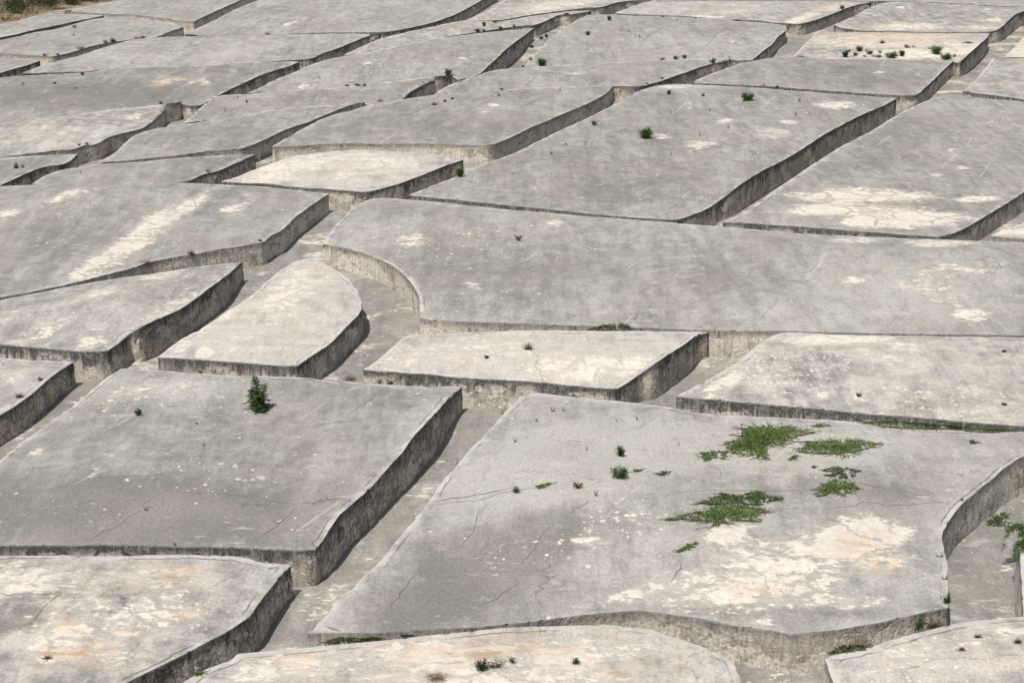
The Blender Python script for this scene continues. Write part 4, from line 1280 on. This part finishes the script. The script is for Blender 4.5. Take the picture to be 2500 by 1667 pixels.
def make_young_tree():
    p, m = spot('D', 1650, 1220)
    H, W = 232 * m, 145 * m
    root = empty('young_tree', p, 'young conical green tree, tallest plant, growing alone on the big sloping block', 'tree')
    st, fo = Leafy(), Leafy()
    st.tube([(0, 0, -0.1), (0.02, 0.01, H * 0.3), (-0.02, 0, H * 0.65), (-0.06, 0, H * 0.93)], 0.045, 0.01, 7)
    side_stems = [((0, 0, 0.08), (0.22, 0.1, H * 0.4), (0.36, 0.15, H * 0.72)), ((0, 0, 0.05), (-0.2, -0.1, H * 0.35), (-0.33, -0.1, H * 0.62)),
                  ((0, 0, 0.05), (0.05, -0.25, H * 0.3), (0.08, -0.4, H * 0.5))]
    for s in side_stems:
        st.tube(s, 0.028, 0.01, 6)
    axes = [((0, 0, 0), (-0.06, 0, H * 0.95), 1.0, 60)] + [(s[0], s[2], 0.7, 30) for s in side_stems]
    for a, b, sc, nfr in axes:
        a, b = Vector(a), Vector(b)
        for i in range(nfr):
            t = 0.06 + 0.94 * i / nfr
            o = a.lerp(b, t)
            an = i * 2.4 + random.uniform(-.7, .7)
            ln = sc * W * (0.70 * (1 - t) ** 1.15 + 0.14) * random.uniform(0.6, 1.3)
            rise = 0.25 + 0.65 * t
            dirv = Vector((math.cos(an), math.sin(an), rise)).normalized()
            path = []
            for x in (0, .33, .66, 1):
                path.append(o + dirv * ln * x + Vector((0, 0, -0.38 * ln * x * x)))
            st.tube(path, 0.008, 0.003, 4)
            nl = max(6, int(ln / 0.045))
            for k in range(nl):
                x = 0.12 + 0.88 * k / nl
                seg_i = min(2, int(x * 3))
                q = path[seg_i].lerp(path[seg_i + 1], x * 3 - seg_i)
                f = (path[seg_i + 1] - path[seg_i]).normalized()
                sd = f.cross(Vector((0, 0, 1))).normalized()
                for s in (1, -1):
                    fo.leaf(q, sd * s + f * 0.55 + Vector((0, 0, random.uniform(-0.35, 0.2))), random.uniform(0.11, 0.18) * (1.1 - 0.4 * x), 0.042,
                            min(1, random.random() * 0.6 + 0.4 * t), Vector((0, 0, 1)))
    st.build('trunk', M_WOOD, root)
    fo.build('crown', M_DEEP, root)


make_young_tree()

GB, GS, GD, GC = 'shrubs rooted in the blocks', 'small green weeds in the cracks', 'dry brown plants on the concrete', 'creeping green mats'
MATS_ = {'g': M_GREEN, 'd': M_DEEP, 'o': M_OLIVE, 'b': M_BROWN, 's': M_STRAW, 'r': M_RED}
# kind material | tile u v width height | label
PLANTS = '''
bush g|R 440 866 90 72|rounded green bush on the very tip of the plain block at top centre
bush g|R 1518 762 105 92|dense upright green bush at the mouth of a walkway near top centre
bush g|B 2025 882 84 72|large round green bush, lower of the two on the big cracked block
bush g|S 1525 1158 130 98|large round green bush, upper of the two on the big cracked block
bush g|B 845 1128 56 60|green bush at the foot of the pale domed block's right wall
bush g|T 1338 622 145 92|biggest round green bush on the cream block at upper right
bush g|T 825 668 145 70|broad low green bush at the front edge of the cream block
bush g|T 1455 682 112 72|green bush nearest the right wall of the cream block
bush d|T 300 658 58 85|slim dark bush at the left end of the cream block's cluster
bush o|T 465 592 95 58|dark spreading shrub behind the slim bush in the cream block's cluster
bush o|T 575 626 72 48|dark little shrub in the middle of the cream block's cluster
bush d|T 942 648 66 76|upright dark bush right of the broad low bush on the cream block
bush o|T 415 642 60 42|olive weed clump between slim bush and dark shrubs on the cream block
bush b|T 690 662 120 38|brown low scrub left of the broad low bush on the cream block
bush b|T 700 612 50 30|small brown shrub above the low brown scrub on the cream block
bush o|T 1010 552 72 34|flat dark shrub alone behind the cluster on the cream block
tuft b|T 722 500 80 58|brown twiggy plant standing behind the cluster on the cream block
tuft b|T 1705 496 140 24|flat reddish brown mat of dry stems near the cream block's right end
bush b|T 350 600 40 26|tiny brown weed clump among the bushes on the cream block
bush b|T 520 655 60 22|tiny brown weed clump among the bushes on the cream block
bush b|T 870 615 60 20|tiny brown weed clump among the bushes on the cream block
bush b|T 620 655 40 20|tiny brown weed clump among the bushes on the cream block
bush b|T 1080 545 60 16|tiny brown weed clump among the bushes on the cream block
bush b|T 880 650 50 20|tiny brown weed clump among the bushes on the cream block
bush b|T 540 590 40 24|tiny brown weed clump among the bushes on the cream block
tuft s|T 1552 655 52 54|pale dry weed between the right bush and the cream block's edge
bush o|T 262 106 62 42|olive shrub on the streaked wall's top edge at the top right
bush d|H 1863 116 62 68|upper of two round green bushes on the biggest foreground block
bush d|H 1862 264 98 80|lower and larger of two round green bushes on the biggest foreground block
bush d|H 1195 350 66 32|low dark green clump sitting in the long crack of the biggest block
bush d|D 887 1256 42 48|small green bush left of the young tree on the sloping block
bush g|R 855 306 44 56|bright green bush on the weedy block near the top centre
bush g|R 2044 408 56 52|small green bush near the left edge of the S walled block
bush g|R 2290 238 46 60|pointed green bush at the far left of the S walled block
bush o|R 1508 455 56 36|low weed at the foot of the kinked dark wall, left one
bush o|R 1572 434 40 46|low weed at the foot of the kinked dark wall, right one
bush o|R 1400 554 58 42|low green weed at the foot of the dark diagonal wall, top centre
bush g|R 2125 1440 56 62|green tuft beside the left edge of the big cracked block
bush g|S 1124 724 72 52|green tuft on the dark edge of the long low block
sprig g|S 1318 678 38 44|green sprig on the tip of the long low block
bush g|S 708 684 76 42|left green tuft along the crest of the long low block
bush g|S 802 676 62 48|right green tuft along the crest of the long low block
tuft r|S 552 690 86 46|reddish brown tuft along the crest of the long low block
bush g|S 630 1086 62 52|green clump at the left end of the big cracked block's upper crack
sprig g|S 683 1086 32 42|sprig touching the clump in the big cracked block's upper crack
bush o|S 1020 1108 44 30|small weed midway along the big cracked block's upper crack
sprig d|S 2124 1176 46 66|pointed sprig right of the upper round bush on the cracked block
sprig d|S 2080 1328 60 52|forked weed near the right side of the big cracked block
sprig d|S 1092 1280 36 48|small weed below the upper crack, left of a white scab
sprig d|S 1308 1480 40 62|upright weed just under the white scab on the cracked block
sprig d|S 1370 1546 26 50|thin weed below right of the weed under the white scab
sprig d|S 650 1304 26 42|tiny weed left of centre on the cracked block
sprig d|S 710 1412 18 42|thin single stem above the lower round bush
sprig d|S 980 1566 30 60|weed right of the lower round bush on the cracked block
sprig d|B 1427 986 30 34|small green weed on the cracked block near its left wall
sprig d|B 1646 926 16 38|thin weed on a crack left of the lower round bush
sprig d|B 2190 992 14 38|thin dark stem below right of the lower round bush
tuft b|B 1520 923 16 16|tiny brown tuft between two weeds on the cracked block
sprig d|R 1028 1110 50 62|pointed green weed on the cracked middle block
sprig d|R 1726 1046 32 46|small weed near the right crest of the cracked middle block
tuft b|R 286 1206 84 48|brown tuft at the left on the cracked middle block's crest crack
bush o|R 400 1173 42 26|first small weed right of the brown crest tuft
bush o|R 494 1146 46 24|second small weed right of the brown crest tuft
bush b|R 1058 1036 38 26|brown scrub peeping over the cracked middle block's far edge
star b|E 1217 143 60 52|dark withered rosette alone on the huge central block
tuft b|E 1278 836 82 76|brown grass tuft on the cream topped block
bush o|E 1015 893 30 19|small dark weed left of the brown tuft on the cream topped block
sprig d|E 1437 1233 40 47|leafy weed at the top of the biggest foreground block
sprig d|E 1503 1233 28 38|forked weed right of the leafy one atop the biggest block
sprig d|E 1332 1298 28 30|small weed below left of the leafy one atop the biggest block
sprig d|E 1197 1430 26 52|upright pointed weed near the upper left edge of the biggest block
sprig d|E 1972 1285 18 18|tiny green weed near the top centre of the biggest block
sprig d|E 1843 1293 12 24|tiny stem left of the tiny weed atop the biggest block
sprig d|E 1117 1250 12 40|thin stem at the upper left corner of the biggest block
sprig d|H 825 176 14 46|thin stem on the left rim of the biggest block
sprig d|H 1652 86 16 32|small stem left of the upper round bush on the biggest block
sprig d|H 2240 50 12 28|small stem right of the upper round bush on the biggest block
sprig d|H 1710 376 30 64|upright dark weed below the two round bushes on the biggest block
star r|H 1595 324 62 44|reddish withered rosette left of the upright dark weed
sprig d|F 550 1346 12 50|thin tall stem at the left of the largest creeping mat
bush o|F 1302 1136 34 22|dark weed in a white halo on the speckled block
bush o|F 2223 854 28 12|flat dark weed far right on the speckled block
bush o|F 2226 1192 28 14|small dark weed low on the right of the speckled block
sprig d|G 1115 686 24 26|tiny weed on the front rim of the sloping block
sprig d|D 1256 1314 18 20|tiny weed below left of the young tree
sprig d|D 1300 1450 24 22|little weed midway down the sloping block below the young tree
sprig o|G 930 466 30 54|thin T shaped stem low on the sloping block
sprig g|P 265 976 42 44|green weed at the left on the wide dull grey block
bush o|P 635 965 36 22|small dark weed right of the green one on the dull grey block
bush o|P 945 866 46 36|dark scrubby weed at the back edge of the dull grey block
bush b|P 867 1020 32 16|small brown weed at the end of a crack on the dull block
bush g|P 1848 1196 52 30|green weed peeping over the crest of the humped rough walled block
bush b|P 850 320 74 28|brown dry shrub on the second block at top left
bush b|P 848 410 28 14|dot of brown scrub below the brown dry shrub at top left
tuft b|P 1300 482 100 66|tallest brown bush on the wall edge at top left
tuft s|P 1210 492 60 56|straw coloured tuft left of the tallest brown bush
tuft r|P 1575 446 100 28|low reddish dry stems on the wall edge at top left
tuft r|P 1640 438 95 36|taller reddish dry stems right of the low ones at top left
bush b|P 930 578 110 40|brown scrub along the wall edge left of the tallest brown bush
bush o|P 516 641 52 22|dark clump on the block corner at top left
tuft s|P 660 634 60 36|pale straw tuft beside the dark corner clump at top left
sprig d|P 790 1400 16 38|left thin stem on the humped rough walled block
sprig d|P 980 1407 16 34|right thin stem on the humped rough walled block
sprig o|Q 402 822 20 44|left of three thin stems near the dull block's right crest
sprig o|Q 430 808 16 34|middle of three thin stems near the dull block's right crest
sprig o|Q 452 800 16 38|right of three thin stems near the dull block's right crest
sprig g|Q 1313 906 36 54|green weed on the white flecked block
tuft b|Q 1750 982 100 40|widest dry tuft on the crest of the plain block
tuft b|Q 1635 988 72 30|dry tuft left of the widest one on the plain block's crest
tuft b|Q 1836 990 46 50|dry tuft right of the widest one on the plain block's crest
sprig o|Q 375 1136 34 38|green weed at the left end of the plain block
tuft b|Q 482 1182 28 56|brown stem right of the green weed on the plain block
sprig o|Q 237 1280 16 42|thin dark stem low on the plain block's left end
bush b|Q 715 398 78 22|flat brown scrub on the long smooth block's far edge
bush g|Q 1930 480 46 26|moss green clump on the dark wall near the top
tuft s|Q 2012 1166 90 44|pale dry tuft near the sharp end of the tapering block
tuft b|A 105 1075 44 58|brown and green weed on the small dipped block at the left edge
bush b|A 146 1070 20 18|small brown weed right of the larger one on the dipped block
sprig g|A 1203 982 20 30|green sprig on the tapering block's front rim
sprig o|A 514 1102 20 22|small weed at the left end of the thin wedge block
bush b|A 1327 1100 30 18|brown scrub on the wedge block's right rim
bush b|A 508 930 28 16|brown clump at the rough wall's corner, left one
bush b|A 552 922 28 14|brown clump at the rough wall's corner, right one
bush o|R 780 376 78 46|wide dark scrub on the weedy block's front edge
bush o|R 852 360 46 26|small scrub touching the wide dark scrub on its right
bush o|R 1040 342 48 38|round dark scrub right of the wide one on the weedy edge
tuft b|R 1200 308 48 36|dry scrub at the right end of the weedy front edge
tuft b|R 1802 166 84 30|brown scrub at the dark kinked wall's upper corner
tuft r|R 978 262 80 28|reddish stems right of the bright green bush
bush o|R 1392 692 44 26|small weed in the walkway beside the upright green bush
tuft b|R 1302 770 44 28|brown tuft in the walkway left of the upright green bush
tuft s|S 2130 652 100 24|pale dry mat at the lower left corner of the cream block
sprig g|S 248 188 44 34|green sprig at the left end of the weedy front edge, top right
sprig d|S 716 244 24 46|slanting dark sprig on the weedy front edge, top right
sprig d|S 932 218 26 38|dark sprig right of the slanting one on the weedy edge
tuft b|S 1415 242 130 34|wide brown scrub at the right of the weedy front edge
bush b|S 552 200 46 20|small brown scrub at the left of the weedy front edge
sprig d|S 78 356 36 32|left of two green sprigs on a crack of the S walled block
sprig d|S 165 371 40 48|right of two green sprigs on a crack of the S walled block
sprig d|S 291 433 28 42|small sprig below right of the two crack sprigs
sprig d|S 1718 992 34 40|green sprig in the thin gap behind the big cracked block
tuft b|S 1872 1000 46 26|brown sprig in the thin gap right of the green one
bush b|S 545 914 40 26|brown weed on the dark edge of the long low block, left
tuft s|S 370 966 60 26|pale dry weed at the lower corner of the long low block
bush o|H 985 1486 92 74|dark weed standing left in the bottom brown clump
bush b|H 1072 1470 120 48|brown right half of the weed clump on the bottom block
bush b|H 1176 1440 52 32|small brown weed right of the bottom brown clump
bush d|H 1580 1446 44 40|single green weed on the orange streaked bottom block
tuft s|H 695 1532 170 52|straw coloured dry tuft on the orange streaked bottom block
bush d|I 1672 1214 100 64|dark green bush at the wall foot in the lower right
tuft b|I 1770 1206 150 86|dry grey brown twigs right of the dark green wall foot bush
tuft b|G 300 1410 66 34|dry fallen twig plant at lower left
tuft b|D 1222 230 70 46|dry twiggy plant on the front edge of the streaked block
tuft b|D 935 290 150 42|wider dry twiggy plant left on the streaked block's front edge
tuft b|D 1660 146 34 26|small grey dry weed at the corner of the streaked block
tuft b|D 125 1142 72 46|dry brown weed on the rim of the left edge block
bush b|D 250 1034 50 20|small brown weed further along the left edge block's rim
bush b|E 140 1037 84 28|widest brown weed on the sloping block's back rim
bush d|E 331 1046 36 18|small green weed on the sloping block's back rim
bush d|E 404 1052 40 16|green weed between two others on the sloping block's back rim
bush b|E 522 1060 70 16|flat dark weed at the right of the sloping block's back rim
bush d|D 1282 986 34 14|lone green weed on the sloping block's back rim left of the tree
sprig d|I 1862 565 64 34|green sprig hanging on the biggest block's right rim, top one
sprig d|I 1818 766 80 28|green sprig on the biggest block's right rim, middle one
sprig d|I 1850 906 66 30|green sprig on the biggest block's right rim, lower one
bush d|I 1862 1060 44 54|trailing weed at the biggest block's lower right corner
sprig d|I 1956 406 32 26|small sprig high on the biggest block's right rim
tuft b|I 2056 1276 60 40|left twiggy dry weed on the bottom right block
tuft b|I 1956 1358 60 40|low twiggy dry weed on the bottom right block
tuft b|I 2312 1310 66 54|right twiggy dry weed on the bottom right block
tuft b|I 1012 194 46 30|brown seedling below the right creeping mat
'''
for line in PLANTS.strip().splitlines():
    km, where, label = line.split('|')
    kind, mt = km.split()
    t, *nums = where.split()
    u, v, w_, h_ = map(float, nums)
    m_ = MATS_[mt]
    if kind == 'bush':
        make_bush(label, t, u, v, w_, h_, m_, GD if mt in 'b' else GB, 0.7 if mt == 'b' else 1.0)
    elif kind == 'sprig':
        make_sprig(label, t, u, v, w_, h_, m_, GS)
    elif kind == 'tuft':
        make_tuft(label, t, u, v, w_, h_, m_, GD)
    else:
        make_star(label, t, u, v, w_, h_, m_, GD)

MATLIST = [
 ('largest green creeping mat, pointed towards the lower left', 'F 460 1447 545 1400 550 1350 640 1332 700 1330 850 1337 900 1354 1000 1370 880 1395 850 1440 760 1448 700 1488 712 1540 640 1515 560 1508 450 1492', M_MAT),
 ('small green mat at the left foot of the largest creeping mat', 'F 280 1507 380 1487 450 1498 440 1540 390 1526 320 1552', M_MAT),
 ('wide green creeping mat just right of the largest one', 'F 925 1494 960 1432 1150 1422 1300 1424 1420 1446 1380 1464 1300 1480 1210 1528 1150 1504 1000 1500', M_MAT),
 ('long green strip along the wall foot of the white speckled block', 'F 1345 1306 1450 1302 1500 1300 1600 1306 1750 1318 1860 1326 1910 1332 2050 1346 2250 1354 2285 1360 2120 1368 2000 1360 1900 1348 1750 1348 1550 1338 1440 1326', M_MAT),
 ('tiny green patch below left of the wide creeping mat', 'F 855 1545 880 1515 910 1520 890 1540', M_MAT),
 ('tiny green patch right above the largest creeping mat', 'F 1015 1330 1060 1315 1100 1325 1050 1333', M_MAT),
 ('small thin green patch at the far right of the biggest block', 'F 2000 1425 2030 1420 2055 1435 2015 1440', M_MATD),
 ('dark green feathery mat lying above the pale green mat', 'I 290 428 370 402 420 362 520 377 650 352 720 377 790 400 700 415 640 435 500 425 400 432', M_MATD),
 ('pale green feathery mat with a long tail pointing left', 'I 75 533 200 502 330 472 420 435 560 447 700 470 640 500 615 542 520 530 430 553 380 568 330 540 200 525', M_MAT),
 ('green mat at the right end of the lower mats', 'I 1022 353 1080 302 1140 277 1230 297 1295 330 1250 348 1190 368 1120 358 1042 388', M_MAT),
 ('thin olive mat just above the right green mat', 'I 1075 215 1150 197 1220 202 1295 220 1240 234 1265 254 1190 264 1095 245 1200 232', M_MATD),
 ('short slanting green runner beside the flaking cream patch', 'I 142 738 200 692 275 677 200 720', M_MAT),
 ('green creeper at the corner between the bottom blocks', 'I 1112 1383 1200 1334 1320 1330 1338 1354 1250 1368', M_MATD),
 ('grassy green strip at the foot of the huge central block', 'E 1662 714 1760 690 1880 682 1948 706 1900 720 1820 714 1740 716', M_MAT),
 ('grassy strip left of centre along the bottom block crest', 'G 2082 1314 2150 1284 2230 1284 2340 1292 2300 1302 2180 1310', M_MAT),
 ('small grassy patch right of the grassy strip by the bottom crest', 'H 240 1290 300 1278 330 1287 280 1294', M_MAT),
 ('thin dark grassy patch under the biggest block by the bottom crest', 'H 470 1269 550 1264 540 1271 500 1272', M_MATD),
 ('bright green mat at the foot of the biggest block right wall', 'I 2112 558 2170 505 2230 484 2248 540 2180 572', M_MATD),
 ('small green runner beside the larger low bush on the biggest block', 'H 1945 226 1980 210 2005 212 1975 224', M_MAT),
 ('green runner right of the low bush on the biggest block', 'H 2105 238 2150 225 2185 222 2170 240 2140 248', M_MATD),
 ('pale green runner at the end of the long crack', 'H 1335 318 1380 304 1430 296 1400 318 1360 330', M_MAT),
 ('short grassy bit at the lower end of the bottom left wall', 'G 1240 1520 1280 1498 1300 1502 1260 1524', M_MAT),
]
for lb, poly, mt in MATLIST:
    make_mat(lb, poly, mt, GC, 0.55 if lb.startswith(('long green strip', 'grassy green strip')) else 0.14)


def hanging_creeper():
    """greenery spilling over the corner of the right-edge block"""
    p, m = spot('I', 2335, 700)
    root = empty('hanging_creeper', p, 'green creeper hanging over the corner of the right edge block', 'creeping plant', GC)
    st, fo = Leafy(), Leafy()
    for i in range(34):
        x0 = random.uniform(-0.15, 0.9)
        y0 = random.uniform(-0.5, 1.6)
        ln = random.uniform(0.3, 0.75)
        drop = random.uniform(0.25, 1.05) if x0 < 0.3 else 0.1
        path = [Vector((x0 + .2, y0, .08)), Vector((x0, y0, .16)), Vector((-0.10 - random.random() * .12, y0 - .05, .02)),
                Vector((-0.14 - random.random() * .16, y0 - .1, -drop))]
        if x0 > 0.3:
            path = [Vector((x0, y0, 0)), Vector((x0 + .05, y0, .2)), Vector((x0 - .2, y0, .22)), Vector((x0 - .35, y0, .1))]
        st.tube(path, 0.008, 0.004, 4)
        for k in range(130):
            tt = random.random() * 2.999
            q = path[int(tt)].lerp(path[int(tt) + 1], tt % 1) + Vector((random.gauss(0, .05), random.gauss(0, .05), random.gauss(0, .04)))
            an = random.uniform(0, 6.3)
            fo.leaf(q, (math.cos(an), math.sin(an), random.uniform(-.6, .8)), random.uniform(.07, .12), .035, random.random())
    st.build('stem', M_BROWN, root)
    fo.build('foliage', M_GREEN, root)


hanging_creeper()

# ------------------------------------------------------------------ scrub beyond the blocks
def scrub(label, x, y, W, H, mat, n, lsz, group='scrub shrubs beyond the blocks'):
    p = Vector((x, y, float(G(x, y)) - 0.22))
    root = empty('scrub_bush', p, label, 'shrub', group)
    st, fo = Leafy(), Leafy()
    cl = [(random.uniform(-.42, .42) * W, random.uniform(-.35, .35) * W, random.uniform(.25, .8) * H) for _ in range(9)]
    for c in cl:
        st.tube([(0, 0, -.1), (c[0] * .5, c[1] * .5, c[2] * .5), c], 0.05, 0.015, 5)
    for i in range(n):
        c = random.choice(cl)
        q = Vector((c[0] + random.gauss(0, .14) * W, c[1] + random.gauss(0, .14) * W, max(.05, c[2] + random.gauss(0, .16) * H)))
        fo.leaf(q, (random.gauss(0, 1), random.gauss(0, 1), random.uniform(0, 1.2)), lsz * random.uniform(.7, 1.4), lsz * .5, random.random())
    st.build('trunk', M_WOOD, root)
    fo.build('crown', mat, root)


def far_at(u, v):
    q = unproj(u / 4.704, v / 4.704, -0.22)
    return q[0], q[1]


for lb, u, v, wm, hm, mt in [
    ('dark olive bush at the left edge in the top left corner', 60, 240, 7.0, 3.0, M_OLIVE),
    ('dark green bush at the very top left of the picture', 200, 10, 9.0, 3.2, M_DEEP),
    ('grey olive bush between dry grass and the pointed block', 560, 110, 3.6, 2.6, M_OLIVE),
    ('olive brown bush touching the tip of the pointed block', 800, 55, 3.6, 1.7, M_OLIVE),
    ('brown scrub bush above the pointed block', 1060, 20, 6.0, 1.6, M_BROWN),
    ('dark brown scrub bush at the top beyond the pointed block', 1330, -15, 4.6, 1.5, M_OLIVE),
    ('small olive bush in front of the dark green top left bush', 170, 150, 3.0, 2.2, M_OLIVE),
    ('straw brown bush behind the dry grass at top left', 700, -20, 8.0, 2.2, M_BROWN),
    ('brown green bush left of the pointed block in the top left corner', 420, 60, 5.0, 2.0, M_OLIVE),
    ('dark low bush behind the straw grass at top left', 900, 5, 5.0, 1.8, M_OLIVE),
    ('far green bush at the upper left corner', -60, -30, 9.0, 3.0, M_DEEP),
    ('far olive bush beside the far green bush', 440, -50, 8.0, 2.6, M_OLIVE),
]:
    x, y = far_at(u, v)
    scrub(lb, x, y, wm, hm, mt, int(1100 + 160 * wm), 0.22)

dg = Leafy()
for i in range(9000):
    u = random.uniform(-260, 1500)
    lim = float(np.interp(u / 4.704, [-60, 0, 110, 157, 310], [66, 57, 33, 25, 0])) * 4.704
    v = random.uniform(-140, lim - 2)
    if not 240 < u < 640 and random.random() < .55:
        continue
    x, y = far_at(u, v)
    an = random.uniform(0, 6.3)
    hh = random.uniform(.25, .85) * (1.5 if 250 < u < 620 else .8)
    dg.blade((x, y, float(G(x, y)) - .25), (math.cos(an) * .35, math.sin(an) * .35, 1), hh, .07, random.random(), .25)
o = dg.build('dry_grass', M_STRAW, None, (0, 0, 0))
o['kind'] = 'stuff'
o['label'] = 'pale dry grass covering the earth beyond the blocks at top left'
o['category'] = 'grass'
